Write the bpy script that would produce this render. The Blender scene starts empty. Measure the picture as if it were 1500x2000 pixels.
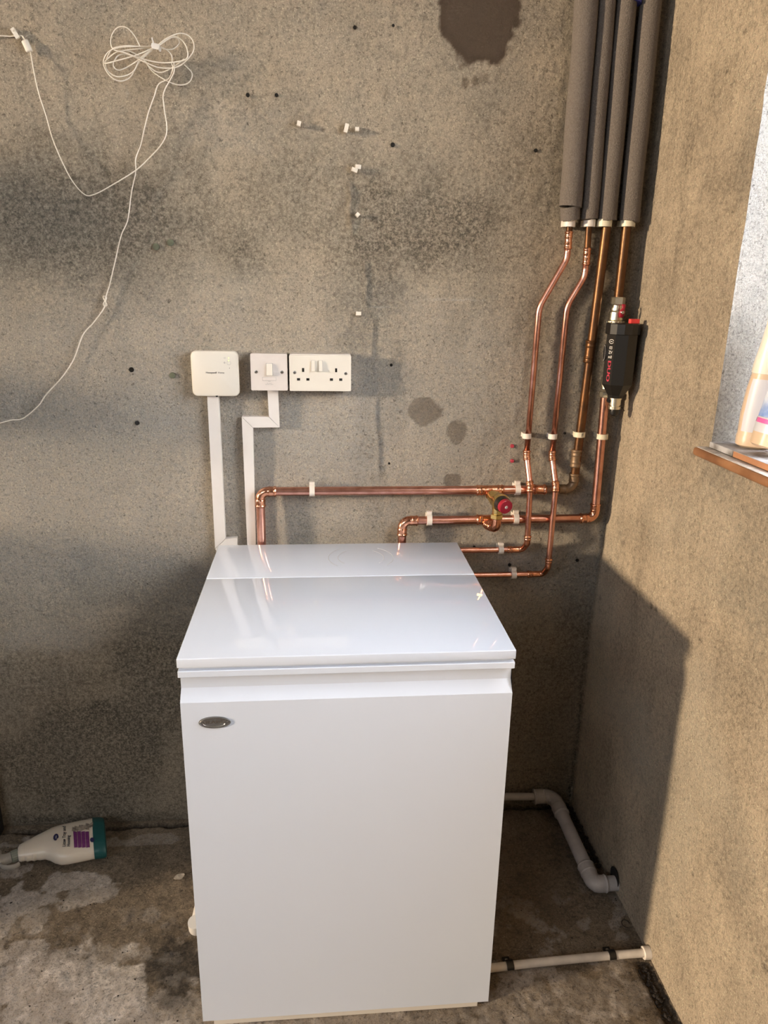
import bpy, bmesh, math, random
import numpy as np
from mathutils import Vector, Matrix, Quaternion
random.seed(7)
S = bpy.context.scene
COL = S.collection
PI = math.pi
V = Vector

# ------------------------------------------------------------------ camera (solved from the photograph, 1500 x 2000)
CAM = V((-0.7613, -1.81292, 1.48448)); YAW, PITCH, ROLL, FPX = -0.09432, 0.29766, 0.01879, 1434.93
fw = V((-math.sin(YAW)*math.cos(PITCH), math.cos(YAW)*math.cos(PITCH), -math.sin(PITCH)))
r0 = V((math.cos(YAW), math.sin(YAW), 0)); u0 = r0.cross(fw)
RT = r0*math.cos(ROLL) + u0*math.sin(ROLL); UP = -r0*math.sin(ROLL) + u0*math.cos(ROLL)
cd = bpy.data.cameras.new('camera'); cam = bpy.data.objects.new('camera', cd); COL.objects.link(cam)
M = Matrix((RT, UP, -fw)).transposed().to_4x4(); M.translation = CAM; cam.matrix_world = M
cd.sensor_fit = 'HORIZONTAL'; cd.sensor_width = 36; cd.lens = FPX/1500*36; cd.clip_start = 0.02
S.camera = cam
# ------------------------------------------------------------------ world, sun, daylight, exposure
w = bpy.data.worlds.new('world'); S.world = w; w.use_nodes = True
bg = w.node_tree.nodes['Background']; bg.inputs[0].default_value = (0.90, 0.94, 1.0, 1); bg.inputs[1].default_value = 0.35
def look(o, d): o.rotation_euler = V(d).to_track_quat('-Z', 'Y').to_euler()
sl = bpy.data.lights.new('evening_sun', 'SUN'); sun = bpy.data.objects.new('evening_sun', sl); COL.objects.link(sun)
SUN_EL, SUN_AZ = math.radians(7.5), math.radians(17.0)
look(sun, (math.cos(SUN_EL)*math.cos(SUN_AZ), math.cos(SUN_EL)*math.sin(SUN_AZ), -math.sin(SUN_EL)))
sl.energy = 4.1; sl.color = (1.0, 0.78, 0.54); sl.angle = math.radians(4.0)
def area(name, loc, d, sx, sy, power, color):
    l = bpy.data.lights.new(name, 'AREA'); l.shape = 'RECTANGLE'; l.size = sx; l.size_y = sy; l.energy = power; l.color = color
    o = bpy.data.objects.new(name, l); COL.objects.link(o); o.location = loc; look(o, d); return o
area('window_daylight', (0.62, -1.15, 1.85), (-0.85, 0.05, -0.42), 1.5, 1.0, 128, (0.94, 0.96, 1.0))
area('doorway_daylight', (-3.1, -3.6, 2.5), (0.58, 0.70, -0.45), 2.0, 1.0, 41, (0.88, 0.93, 1.0))
S.view_settings.view_transform = 'Standard'; S.view_settings.look = 'None'
S.view_settings.gamma = 1; S.view_settings.use_curve_mapping = False
S.view_settings.exposure = 0.12

# ------------------------------------------------------------------ pixel of the photograph -> point on a real plane
def ray(px, py): return fw*FPX + RT*(px-750) - UP*(py-1000)
def plane(px, py, ax, val):
    d = ray(px, py); t = (val-CAM[ax])/d[ax]; return CAM + d*t
def W(px, py, off=0.0): return plane(px, py, 1, -off)
def X(px, py, x=0.0): return plane(px, py, 0, x)
def Z(px, py, z=0.0): return plane(px, py, 2, z)

# ------------------------------------------------------------------ materials
def rgb(h):
    c = [int(h[i:i+2], 16)/255 for i in (0, 2, 4)]
    return tuple(x/12.92 if x <= .04045 else ((x+.055)/1.055)**2.4 for x in c)+(1,)
def mat(name, col, rough=0.5, metal=0.0, bump=0.0, bscale=200, var=0.0, vscale=20, col2=None, **kw):
    m = bpy.data.materials.new(name); m.use_nodes = True; n = m.node_tree.nodes; l = m.node_tree.links; b = n['Principled BSDF']
    c = rgb(col) if isinstance(col, str) else tuple(col)+(1,)*(4-len(col))
    b.inputs['Base Color'].default_value = c; b.inputs['Roughness'].default_value = rough; b.inputs['Metallic'].default_value = metal
    for k, v in kw.items(): b.inputs[k.replace('_', ' ')].default_value = v
    if bump or var or col2:
        tc = n.new('ShaderNodeTexCoord')
    if bump:
        t = n.new('ShaderNodeTexNoise'); t.inputs['Scale'].default_value = bscale; t.inputs['Detail'].default_value = 4
        l.new(tc.outputs['Object'], t.inputs['Vector']); bp = n.new('ShaderNodeBump'); bp.inputs['Strength'].default_value = bump
        bp.inputs['Distance'].default_value = 0.002; l.new(t.outputs['Fac'], bp.inputs['Height']); l.new(bp.outputs['Normal'], b.inputs['Normal'])
    if var or col2:
        t = n.new('ShaderNodeTexNoise'); t.inputs['Scale'].default_value = vscale; t.inputs['Detail'].default_value = 5
        l.new(tc.outputs['Object'], t.inputs['Vector']); r = n.new('ShaderNodeValToRGB')
        c2 = (rgb(col2) if isinstance(col2, str) else tuple(col2)+(1,)) if col2 else tuple(x*(1-var) for x in c[:3])+(1,)
        r.color_ramp.elements[0].position = .35; r.color_ramp.elements[0].color = c2
        r.color_ramp.elements[1].position = .65; r.color_ramp.elements[1].color = c
        l.new(t.outputs['Fac'], r.inputs['Fac']); l.new(r.outputs['Color'], b.inputs['Base Color'])
    return m
M_ = {
 'white': mat('white_enamel', (0.67, 0.73, 0.84), 0.015, IOR=1.8),
 'whitein': mat('white_inner', (0.62, 0.68, 0.76), 0.5),
 'ring': mat('embossed_line_grey', (0.42, 0.43, 0.47), 0.4),
 'plinth': mat('cream_plinth', (0.66, 0.62, 0.56), 0.5),
 'plastic': mat('white_plastic', (0.66, 0.63, 0.59), 0.35),
 'plate': mat('off_white_plate', (0.66, 0.61, 0.57), 0.3, var=.05, vscale=40),
 'cream': mat('cream_plastic', (0.70, 0.66, 0.58), 0.35),
 'trunk': mat('trunking_white', (0.72, 0.69, 0.66), 0.35, var=.06, vscale=15),
 'copper': mat('bright_copper', (0.74, 0.39, 0.30), 0.27, 1.0, col2=(0.55, 0.26, 0.19), vscale=40, bump=.12, bscale=60),
 'copper2': mat('fitting_copper', (0.84, 0.42, 0.27), 0.2, 1.0, col2=(0.55, 0.24, 0.14), vscale=70, bump=.3, bscale=90),
 'brown': mat('tarnished_copper', (0.15, 0.068, 0.026), 0.36, 0.75, col2=(0.085, 0.042, 0.02), vscale=25, bump=.1),
 'brown2': mat('tarnished_fitting', (0.26, 0.17, 0.10), 0.45, 0.6, col2=(0.16, 0.12, 0.08), vscale=60, bump=.2),
 'foam': mat('grey_foam', (0.165, 0.14, 0.12), 0.95, bump=.9, bscale=420, var=.3, vscale=350),
 'clip': mat('clip_nylon', (0.74, 0.68, 0.62), 0.4, Subsurface_Weight=0.2, Subsurface_Radius=(.004, .003, .002)),
 'clipy': mat('aged_clip_nylon', (0.68, 0.62, 0.47), 0.4),
 'brass': mat('brass', (0.66, 0.50, 0.20), 0.25, 1.0, bump=.1, bscale=60),
 'nickel': mat('nickel', (0.80, 0.75, 0.61), 0.33, 1.0),
 'black': mat('black_plastic', (0.012, 0.011, 0.010), 0.32),
 'blackm': mat('black_matt', (0.010, 0.009, 0.009), 0.6),
 'red': mat('red_plastic', (0.30, 0.013, 0.028), 0.35),
 'redclip': mat('red_clip', (0.70, 0.05, 0.05), 0.4),
 'steel': mat('steel', (0.55, 0.53, 0.50), 0.3, 1.0),
 'white_ink': mat('white_ink', (0.75, 0.72, 0.68), 0.6),
 'red_ink': mat('red_ink', (0.60, 0.05, 0.09), 0.5),
 'dark_ink': mat('dark_ink', (0.03, 0.03, 0.04), 0.6),
 'grey_ink': mat('grey_ink', (0.28, 0.28, 0.28), 0.6),
 'purple': mat('purple_ink', (0.17, 0.03, 0.16), 0.5, var=.35, vscale=500),
 'navy': mat('navy_ink', (0.02, 0.02, 0.08), 0.5),
 'teal': mat('teal_plastic', (0.010, 0.075, 0.075), 0.35),
 'hdpe': mat('bottle_plastic', (0.66, 0.58, 0.48), 0.35, Subsurface_Weight=0.3, Subsurface_Radius=(.01, .007, .005)),
 'hdpe2': mat('sill_bottle_plastic', (0.60, 0.46, 0.33), 0.35, Subsurface_Weight=0.4, Subsurface_Radius=(.02, .014, .008)),
 'labelw': mat('label_white', (0.55, 0.56, 0.62), 0.4),
 'labelb': mat('label_blue', (0.16, 0.28, 0.62), 0.4, col2=(0.65, 0.72, 0.85), vscale=30),
 'pink': mat('label_pink', (0.72, 0.12, 0.36), 0.4),
 'frost': mat('frosted_plastic', (0.62, 0.58, 0.52), 0.35, Transmission_Weight=0.6, IOR=1.3),
 'collar': mat('collar_plastic', (0.20, 0.21, 0.17), 0.4),
 'pvc': mat('grey_white_pvc', (0.50, 0.47, 0.46), 0.45, var=.15, vscale=40),
 'pvcl': mat('light_pvc', (0.66, 0.60, 0.53), 0.4, var=.15, vscale=40),
 'wood': mat('stained_wood', (0.36, 0.18, 0.085), 0.4, col2=(0.16, 0.07, 0.03), vscale=12, bump=.3, bscale=30),
 'woodp': mat('pale_board_top', (0.55, 0.50, 0.45), 0.6, var=.4, vscale=60),
 'tileg': mat('grey_tile', (0.16, 0.15, 0.145), 0.5, col2=(0.42, 0.42, 0.44), vscale=35, bump=.4, bscale=120),
 'tilet': mat('terracotta_tile', (0.42, 0.20, 0.10), 0.5, var=.2),
 'frame': mat('window_frame_white', (0.7, 0.7, 0.7), 0.4),
 'debris': mat('dark_debris', (0.035, 0.028, 0.024), 0.9, var=.5, vscale=200),
 'hole': mat('hole_shade_dark', (0.006, 0.005, 0.004), 1.0),  # black faces standing in for the shade inside holes and slots
 'plugg': mat('wall_plug_green', (0.085, 0.09, 0.055), 0.8),
 'plugr': mat('wall_plug_red', (0.38, 0.03, 0.05), 0.5),
 'cord': mat('cord_white', (0.76, 0.70, 0.60), 0.45),
 'ceil': mat('ceiling_board', (0.5, 0.47, 0.42), 0.9),
 'room': mat('plain_render', (0.30, 0.275, 0.235), 0.9, bump=.4, bscale=60, var=.2, vscale=4),
 'led': mat('led_green', (0.7, 0.8, 0.3), 0.3, Emission_Color=(0.75, 1.0, 0.35, 1), Emission_Strength=0.9),
 'blue': mat('blue_tape', (0.05, 0.06, 0.35), 0.5),
 'leafm': mat('dry_petal', (0.42, 0.36, 0.29), 0.8),
}
gm = bpy.data.materials.new('clear_glass'); gm.use_nodes = True
gb = gm.node_tree.nodes['Principled BSDF']; gb.inputs['Transmission Weight'].default_value = 1; gb.inputs['Roughness'].default_value = 0; gb.inputs['IOR'].default_value = 1.0
M_['glass'] = gm

def render_mat(name, base, base2, dark, damp, pale, speck=.55, bump=1.0, sc=1.0, rough=0.92):
    """rough cement render: attributes carry the stains with painted light and shade, nodes carry the grain"""
    m = bpy.data.materials.new(name); m.use_nodes = True; nt = m.node_tree; n = nt.nodes; l = nt.links; b = n['Principled BSDF']
    b.inputs['Roughness'].default_value = rough; b.inputs['Specular IOR Level'].default_value = .25
    tc = n.new('ShaderNodeTexCoord').outputs['Object']
    def noise(s, d=4, r=.55, dist=0):
        t = n.new('ShaderNodeTexNoise'); t.inputs['Scale'].default_value = s*sc; t.inputs['Detail'].default_value = d
        t.inputs['Roughness'].default_value = r; t.inputs['Distortion'].default_value = dist; l.new(tc, t.inputs['Vector']); return t.outputs['Fac']
    def mix(f, a, c):
        x = n.new('ShaderNodeMix'); x.data_type = 'RGBA'
        for i, s in ((0, f), (6, a), (7, c)):
            if hasattr(s, 'is_linked'): l.new(s, x.inputs[i])
            else: x.inputs[i].default_value = s if i == 0 else tuple(s)+(1,)
        return x.outputs[2]
    def ramp(f, a, c, lo=0, hi=1):
        x = n.new('ShaderNodeMapRange'); x.inputs[1].default_value = a; x.inputs[2].default_value = c; x.inputs[3].default_value = lo; x.inputs[4].default_value = hi
        x.interpolation_type = 'SMOOTHSTEP'; l.new(f, x.inputs[0]); return x.outputs[0]
    def math_(op, a, c=None):
        x = n.new('ShaderNodeMath'); x.operation = op
        for i, s in ((0, a), (1, c)):
            if s is None: continue
            if hasattr(s, 'is_linked'): l.new(s, x.inputs[i])
            else: x.inputs[i].default_value = s
        return x.outputs[0]
    def attr(a): x = n.new('ShaderNodeAttribute'); x.attribute_name = a; return x.outputs['Fac']
    grain = noise(300, 3, .7); mid = noise(85, 6, .75); big = noise(7, 5, .6)
    c = mix(ramp(big, .35, .68), base, base2)
    c = mix(math_('MULTIPLY', ramp(mid, .47, .66), .42), c, dark)
    # grime eats into the pits first
    g = attr('grime_shade'); gg = math_('MULTIPLY', g, ramp(math_('ADD', math_('MULTIPLY', mid, .6), math_('MULTIPLY', noise(190, 4, .7), .6)), .42, .74, .25, 1.25))
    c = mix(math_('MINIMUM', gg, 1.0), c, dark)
    c = mix(math_('MULTIPLY', attr('pale'), ramp(mid, .3, .6, .45, 1)), c, pale)
    # sand grains and pin holes
    c = mix(math_('MULTIPLY', math_('MULTIPLY', ramp(grain, .55, .66), .6), math_('SUBTRACT', 1.0, math_('MULTIPLY', g, .85))), c, tuple(min(1, x*1.7) for x in base))
    pit = ramp(noise(130, 4, .8, .8), .585, .64)
    fine = noise(210, 5, .85)
    c = mix(math_('MULTIPLY', ramp(fine, .50, .62), .50), c, tuple(x*1.15 for x in dark))
    c = mix(attr('damp'), c, damp)
    c = mix(math_('MULTIPLY', math_('MULTIPLY', pit, speck), math_('SUBTRACT', 1.0, math_('MULTIPLY', attr('damp'), .7))), c, tuple(x*.35 for x in dark))
    l.new(c, b.inputs['Base Color'])
    fine_h = fine
    h = math_('ADD', math_('MULTIPLY', mid, 1.6), math_('MULTIPLY', fine_h, 1.6))
    h = math_('ADD', h, math_('MULTIPLY', pit, -.5)); h = math_('ADD', h, math_('MULTIPLY', noise(26, 3, .5), 1.2))
    h = math_('MULTIPLY', h, math_('SUBTRACT', 1.0, math_('MULTIPLY', attr('damp'), .5)))
    bp = n.new('ShaderNodeBump'); bp.inputs['Strength'].default_value = bump; bp.inputs['Distance'].default_value = .0065
    l.new(h, bp.inputs['Height']); l.new(bp.outputs['Normal'], b.inputs['Normal'])
    return m
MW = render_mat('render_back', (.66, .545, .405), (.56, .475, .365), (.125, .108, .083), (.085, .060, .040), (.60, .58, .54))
MR = render_mat('render_right', (.72, .585, .43), (.60, .485, .36), (.19, .155, .115), (.10, .08, .06), (.50, .46, .38), speck=.35, bump=.8)
MJ = render_mat('render_reveal', (.52, .49, .45), (.40, .37, .33), (.10, .085, .070), (.1, .08, .06), (.7, .7, .68), speck=.6, bump=1.0)
MF = render_mat('concrete_floor', (.40, .315, .225), (.25, .19, .13), (.075, .060, .045), (.03, .026, .024), (.95, .86, .78), speck=.5, bump=.9, sc=.8, rough=.8)

# ------------------------------------------------------------------ mesh helpers
def obj(name, bm, m, parent=None, smooth=False, bevel=0, seg=2):
    if bevel:
        es = [e for e in bm.edges if len(e.link_faces) == 2 and e.calc_face_angle(0) > .5]
        bmesh.ops.bevel(bm, geom=es, offset=bevel, segments=seg, profile=.5, affect='EDGES', clamp_overlap=True)
    bmesh.ops.recalc_face_normals(bm, faces=bm.faces[:])
    me = bpy.data.meshes.new(name); bm.to_mesh(me); bm.free()
    mats = m if isinstance(m, (list, tuple)) else [m]
    for x in mats: me.materials.append(x)
    if smooth: me.shade_smooth()
    if smooth == 'auto': me.set_sharp_from_angle(angle=math.radians(35))
    o = bpy.data.objects.new(name, me); COL.objects.link(o)
    if parent: place_child(o, parent)
    return o
def place_child(o, parent):
    o.parent = parent; o.matrix_parent_inverse = Matrix.Translation(parent.location).inverted()
def thing(name, label, cat, loc, group=None):
    o = bpy.data.objects.new(name, None); COL.objects.link(o); o.location = loc; o.empty_display_size = .05
    o['label'] = label; o['category'] = cat
    if group: o['group'] = group
    return o
def tag(o, label, cat, group=None, kind=None):
    o['label'] = label; o['category'] = cat
    if group: o['group'] = group
    if kind: o['kind'] = kind
    return o
def struct(o): o['kind'] = 'structure'; return o
def box(bm, lo, hi, mi=0):
    r = bmesh.ops.create_cube(bm, size=1)
    c = [(a+b)/2 for a, b in zip(lo, hi)]; s = [abs(b-a) for a, b in zip(lo, hi)]
    for v in r['verts']: v.co = V([v.co[i]*s[i]+c[i] for i in range(3)])
    for f in {f for v in r['verts'] for f in v.link_faces}: f.material_index = mi
def prism(bm, poly, direction, mi=0):
    """poly: list of 3-D points, extruded along direction"""
    d = V(direction); a = [bm.verts.new(V(p)) for p in poly]; b = [bm.verts.new(V(p)+d) for p in poly]; k = len(a)
    fs = [bm.faces.new(a), bm.faces.new(b[::-1])] + [bm.faces.new((a[i], b[i], b[(i+1) % k], a[(i+1) % k])) for i in range(k)]
    for f in fs: f.material_index = mi
def frames(pts):
    T = []
    for i in range(len(pts)):
        a = pts[max(0, i-1)]; b = pts[min(len(pts)-1, i+1)]; t = (b-a)
        T.append(t.normalized() if t.length > 1e-9 else V((0, 0, 1)))
    n = T[0].orthogonal().normalized(); out = []
    for i, t in enumerate(T):
        if i: n = T[i-1].rotation_difference(t) @ n
        n = (n - t*n.dot(t)).normalized(); out.append((t, n, t.cross(n)))
    return out
def sweep(bm, pts, radii, seg=18, cap=True, flat=1.0, up=None, square=0, mi=0):
    pts = [V(p) for p in pts]
    if not hasattr(radii, '__len__'): radii = [radii]*len(pts)
    fr = frames(pts); rings = []
    for p, r, (t, n, b) in zip(pts, radii, fr):
        if up is not None:
            n = (V(up) - t*V(up).dot(t)).normalized(); b = t.cross(n)
        ring = []
        for k in range(seg):
            a = 2*PI*k/seg; ca, sa = math.cos(a), math.sin(a)
            if square:
                ca = math.copysign(abs(ca)**(2/square), ca); sa = math.copysign(abs(sa)**(2/square), sa)
            ring.append(bm.verts.new(p + n*(ca*r) + b*(sa*r*flat)))
        rings.append(ring)
    for i in range(len(rings)-1):
        for k in range(seg):
            f = bm.faces.new((rings[i][k], rings[i][(k+1) % seg], rings[i+1][(k+1) % seg], rings[i+1][k])); f.material_index = mi
    if cap:
        for r_ in (rings[0][::-1], rings[-1]):
            f = bm.faces.new(r_); f.material_index = mi
def fillet(P, R, n=8):
    P = [V(p) for p in P]; out = [P[0]]
    for i in range(1, len(P)-1):
        a = (P[i-1]-P[i]).normalized(); b = (P[i+1]-P[i]).normalized(); ang = a.angle(b)
        if ang > PI-.02: out.append(P[i]); continue
        rr = R[i-1] if hasattr(R, '__len__') else R
        d = min(rr/math.tan(ang/2), (P[i-1]-P[i]).length*.49, (P[i+1]-P[i]).length*.49); rr = d*math.tan(ang/2)
        c = P[i] + (a+b).normalized()*(rr/math.sin(ang/2)); s = P[i]+a*d-c; e = P[i]+b*d-c; tot = s.angle(e)
        ax = s.cross(e).normalized()
        for k in range(n+1): out.append(c + Quaternion(ax, tot*k/n) @ s)
    out.append(P[-1]); return out
def resample(pts, step):
    pts = [V(p) for p in pts]; L = [0]
    for a, b in zip(pts, pts[1:]): L.append(L[-1]+(b-a).length)
    n = max(2, int(L[-1]/step)+1); out = []; s = []
    j = 0
    for i in range(n):
        t = L[-1]*i/(n-1)
        while j < len(L)-2 and L[j+1] < t: j += 1
        f = (t-L[j])/max(1e-9, L[j+1]-L[j]); out.append(pts[j].lerp(pts[j+1], min(1, f))); s.append(t)
    return out, s, L[-1]
def catmull(P, n=8):
    P = [V(p) for p in P]; Q = [P[0]*2-P[1]]+P+[P[-1]*2-P[-2]]; out = []
    for i in range(1, len(Q)-2):
        a, b, c, d = Q[i-1:i+3]
        for k in range(n):
            t = k/n; out.append(.5*((2*b)+(c-a)*t+(2*a-5*b+4*c-d)*t*t+(3*b-a-3*c+d)*t**3))
    out.append(P[-1]); return out
def lathe(bm, base, axis, prof, seg=24, mi=0, cap=True):
    base = V(base); axis = V(axis).normalized()
    sweep(bm, [base+axis*(z+i*1e-6) for i, (z, r) in enumerate(prof)], [max(r, 1e-4) for z, r in prof], seg, cap=cap, mi=mi, up=axis.orthogonal())
_txt = {}
def text2d(s, size=1.0):
    c = bpy.data.curves.new('t', 'FONT'); c.body = s; c.size = size; c.align_x = 'CENTER'; c.align_y = 'CENTER'; c.resolution_u = 2
    o = bpy.data.objects.new('t', c); COL.objects.link(o)
    dg = bpy.context.evaluated_depsgraph_get(); me = bpy.data.meshes.new_from_object(o.evaluated_get(dg))
    vs = [(v.co.x, v.co.y) for v in me.vertices]; fs = [tuple(p.vertices) for p in me.polygons]
    bpy.data.objects.remove(o); bpy.data.curves.remove(c); bpy.data.meshes.remove(me); return vs, fs
def put_text(bm, s, size, fn, bold=0.0, depth=0):
    """fn maps (u, v) to a point"""
    vs, fs = text2d(s, size)
    for dx in ((0,) if not bold else (-bold, 0, bold)):
        vv = [bm.verts.new(fn(u+dx, v)) for u, v in vs]
        for f in fs:
            try: bm.faces.new([vv[i] for i in f])
            except ValueError: pass
def hexnut(bm, p, axis, r, h, ref=(1, 0, 0), n=6, cham=.12):
    axis = V(axis).normalized(); p = V(p)
    a = p-axis*h/2; k = cham*h
    sweep(bm, [a, a+axis*k, a+axis*(h-k), a+axis*h], [r*.93, r, r, r*.93], n, up=ref)

# ------------------------------------------------------------------ numpy value noise for wall relief, stains and painted shade
_rs = np.random.RandomState(5); _tab = _rs.rand(256, 256)
def vn(x, y, s=0):
    x = x+s*17.3; y = y+s*9.1; xi = np.floor(x).astype(int); yi = np.floor(y).astype(int); fx = x-xi; fy = y-yi
    fx = fx*fx*(3-2*fx); fy = fy*fy*(3-2*fy)
    g = lambda i, j: _tab[(xi+i) & 255, (yi+j) & 255]
    return (g(0, 0)*(1-fx)+g(1, 0)*fx)*(1-fy)+(g(0, 1)*(1-fx)+g(1, 1)*fx)*fy
def fbm(x, y, sc, o=4, s=0):
    r = 0; a = .5; t = 0
    for k in range(o): r = r+a*vn(x*sc, y*sc, s+k); t += a; a *= .55; sc *= 2.03
    return r/t
def ell(U, Vv, cu, cv, ru, rv, warp, soft=.35):
    d = np.sqrt(((U-cu)/ru)**2+((Vv-cv)/rv)**2)+warp
    return np.clip((1-d)/soft+.5, 0, 1)
def grid_obj(name, us, vs, fn, m, attrs, keep=None, extra=None, parent=None):
    U, Vv = np.meshgrid(us, vs, indexing='ij'); co = fn(U, Vv).reshape(-1, 3); nu, nv = len(us), len(vs)
    I = np.arange(nu*nv).reshape(nu, nv); q = np.stack([I[:-1, :-1], I[1:, :-1], I[1:, 1:], I[:-1, 1:]], -1).reshape(-1, 4)
    if keep is not None:
        uc = (U[:-1, :-1]+U[1:, 1:])/2; vc = (Vv[:-1, :-1]+Vv[1:, 1:])/2; q = q[keep(uc, vc).reshape(-1)]
    ex_v, ex_q = extra or ([], [])
    if ex_v:
        q = np.concatenate([q, np.array(ex_q)+len(co)]); co = np.concatenate([co, np.array(ex_v)])
    me = bpy.data.meshes.new(name); me.vertices.add(len(co)); me.vertices.foreach_set('co', co.astype('f').ravel())
    me.loops.add(q.size); me.loops.foreach_set('vertex_index', q.astype('i').ravel())
    me.polygons.add(len(q)); me.polygons.foreach_set('loop_start', np.arange(0, q.size, 4, dtype='i')); me.polygons.foreach_set('loop_total', np.full(len(q), 4, 'i'))
    me.update(); me.validate(); me.shade_smooth(); me.materials.append(m)
    for k in ('grime_shade', 'damp', 'pale'):
        a = me.attributes.new(k, 'FLOAT', 'POINT'); d = np.zeros(len(co), 'f')
        if k in attrs: d[:nu*nv] = np.clip(attrs[k](U, Vv), 0, 1).ravel()
        a.data.foreach_set('value', d)
    o = bpy.data.objects.new(name, me); COL.objects.link(o)
    if parent: o.parent = parent
    return o

# ------------------------------------------------------------------ back wall
ZMAX = 3.15
def corner_x(z):   # the corner is not plumb: solved from the photograph
    return np.interp(z, [0, .10, .30, .60, .77, .92, 1.09, 1.45, 1.8, 2.1, 2.8], [-.005, -.004, -.003, -.006, .0, .007, .009, .018, .019, .017, .017])
def back_relief(x, z):
    h = (fbm(x, z, 4, 3, 1)-.5)*.010 + (fbm(x, z, 28, 3, 2)-.5)*.0035 + (fbm(x, z, 95, 3, 3)-.5)*.0032
    # two old trowel ridges running down the middle
    for (a, b, r, amp) in (((668, 348), (674, 462), .005, .0075), ((703, 500), (706, 610), .004, .005), ((712, 620), (735, 930), .006, .004)):
        A = W(*a); B = W(*b); t = np.clip((A.z-z)/(A.z-B.z), 0, 1); xc = A.x+(B.x-A.x)*t+(fbm(z, z*0, 25, 2, 9)-.5)*.012
        h = h + amp*np.exp(-((x-xc)/r)**2)*np.clip(((z-B.z)*(A.z-z))/(.02*(A.z-B.z)), 0, 1)
    return h
GR = [(190,440,260,120,.62),(60,360,120,60,.35),(560,395,200,90,.42),(800,440,150,110,.66),(745,520,70,120,.60),(690,640,60,120,.60),(712,790,34,200,.72),(745,720,60,180,.45),(330,300,70,50,.35),(930,240,70,60,.28),  # dirt patches mixed with painted shade: left bands, control box, low wall
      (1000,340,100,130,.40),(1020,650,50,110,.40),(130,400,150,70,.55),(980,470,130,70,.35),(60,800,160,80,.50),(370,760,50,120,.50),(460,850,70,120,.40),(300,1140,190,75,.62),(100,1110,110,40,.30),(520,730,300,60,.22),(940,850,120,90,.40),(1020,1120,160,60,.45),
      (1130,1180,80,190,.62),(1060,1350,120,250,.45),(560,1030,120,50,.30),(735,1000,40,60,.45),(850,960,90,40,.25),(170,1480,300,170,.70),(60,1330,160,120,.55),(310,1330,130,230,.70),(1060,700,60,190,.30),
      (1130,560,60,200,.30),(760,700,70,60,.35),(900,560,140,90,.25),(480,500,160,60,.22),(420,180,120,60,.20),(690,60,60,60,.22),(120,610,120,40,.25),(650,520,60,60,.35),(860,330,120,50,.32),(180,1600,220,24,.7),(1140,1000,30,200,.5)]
DP = [(922,22,76,92,1.0,.10),(930,152,12,10,.35,.3),(915,158,8,9,.6,.3),(895,162,7,10,.6,.3),(821,804,33,32,.66,.08),(885,842,21,25,.58,.10),(878,940,19,17,.62,.10)]
PL = [(700,803,40,4,.7),(870,585,60,3,.6),(730,600,25,3,.5),(100,900,200,60,.30),(560,1010,60,50,.35),(610,780,80,40,.20),(90,1240,120,40,.35),(440,250,100,40,.15)]
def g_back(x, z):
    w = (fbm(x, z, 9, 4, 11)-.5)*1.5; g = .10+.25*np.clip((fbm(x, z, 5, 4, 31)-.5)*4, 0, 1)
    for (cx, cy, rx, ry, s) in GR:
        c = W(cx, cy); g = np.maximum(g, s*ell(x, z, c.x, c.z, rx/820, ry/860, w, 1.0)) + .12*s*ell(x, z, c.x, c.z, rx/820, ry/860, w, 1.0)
    g = np.maximum(g, .42*np.clip((.80-z)/.25, 0, 1))  # wall painted darker below lid height, standing in for shade
    # thin cracks and mortar lines
    for (a, b, wd, s) in (((60,1203),(420,1206),.0014,.7),((0,706),(330,708),.001,.45),((300,435),(560,437),.001,.4),((985,1506),(1118,1502),.0018,.8),((0,470),(380,440),.0010,.3),((180,792),(215,800),.0012,.9),((1160,1020),(1120,1500),.0,.0)):
        if not s: continue
        A = W(*a); B = W(*b); t = np.clip((x-A.x)/(B.x-A.x), 0, 1); zc = A.z+(B.z-A.z)*t+(fbm(x, x*0, 30, 3, 21)-.5)*.010
        g = np.maximum(g, s*np.exp(-((z-zc)/wd)**2)*(np.abs(x-(A.x+B.x)/2) < abs(B.x-A.x)/2))
    # dark line in the internal corner, lower part
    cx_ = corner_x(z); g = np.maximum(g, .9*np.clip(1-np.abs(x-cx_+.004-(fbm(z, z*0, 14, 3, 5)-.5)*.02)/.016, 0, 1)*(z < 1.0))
    return g
def d_back(x, z):
    w = (fbm(x, z, 28, 4, 12)-.5); d = 0*x
    for (cx, cy, rx, ry, s, so) in DP:
        c = W(cx, cy); d = np.maximum(d, s*ell(x, z, c.x, c.z, rx/820, ry/860, w*.55, so))
    c = W(925, 25); inner = ell(x, z, c.x+.005, c.z+.005, 62/820, 74/860, w*.4, .12)
    return d*(1-.03*inner)
def p_back(x, z):
    w = (fbm(x, z, 40, 3, 14)-.5)*1.2; d = (.50+.4*np.clip((fbm(x, z, 3.3, 3, 41)-.5)*3, 0, 1))*np.clip((z-.55)/.25, 0, 1)*np.clip((1.55-z)/.35, 0, 1)  # greyer mid-height band paints the cool window light into the colour
    for (cx, cy, rx, ry, s) in PL:
        c = W(cx, cy); d = np.maximum(d, s*ell(x, z, c.x, c.z, rx/820, ry/860, w, .8))
    return d
xs = np.linspace(-1.74, 0.0, 460); zs = np.linspace(0.0, 2.16, 560)
def f_back(x, z):
    h = back_relief(x, z); k = (x+1.74)/1.74; xx = -1.74+k*(1.74+corner_x(z)+.004)
    edge = .006*np.clip(1-z/.02, 0, 1)*fbm(x, z, 40, 3, 8)
    return np.stack([xx, -np.maximum(h, -.006)+edge+.001, z], -1)
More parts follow.
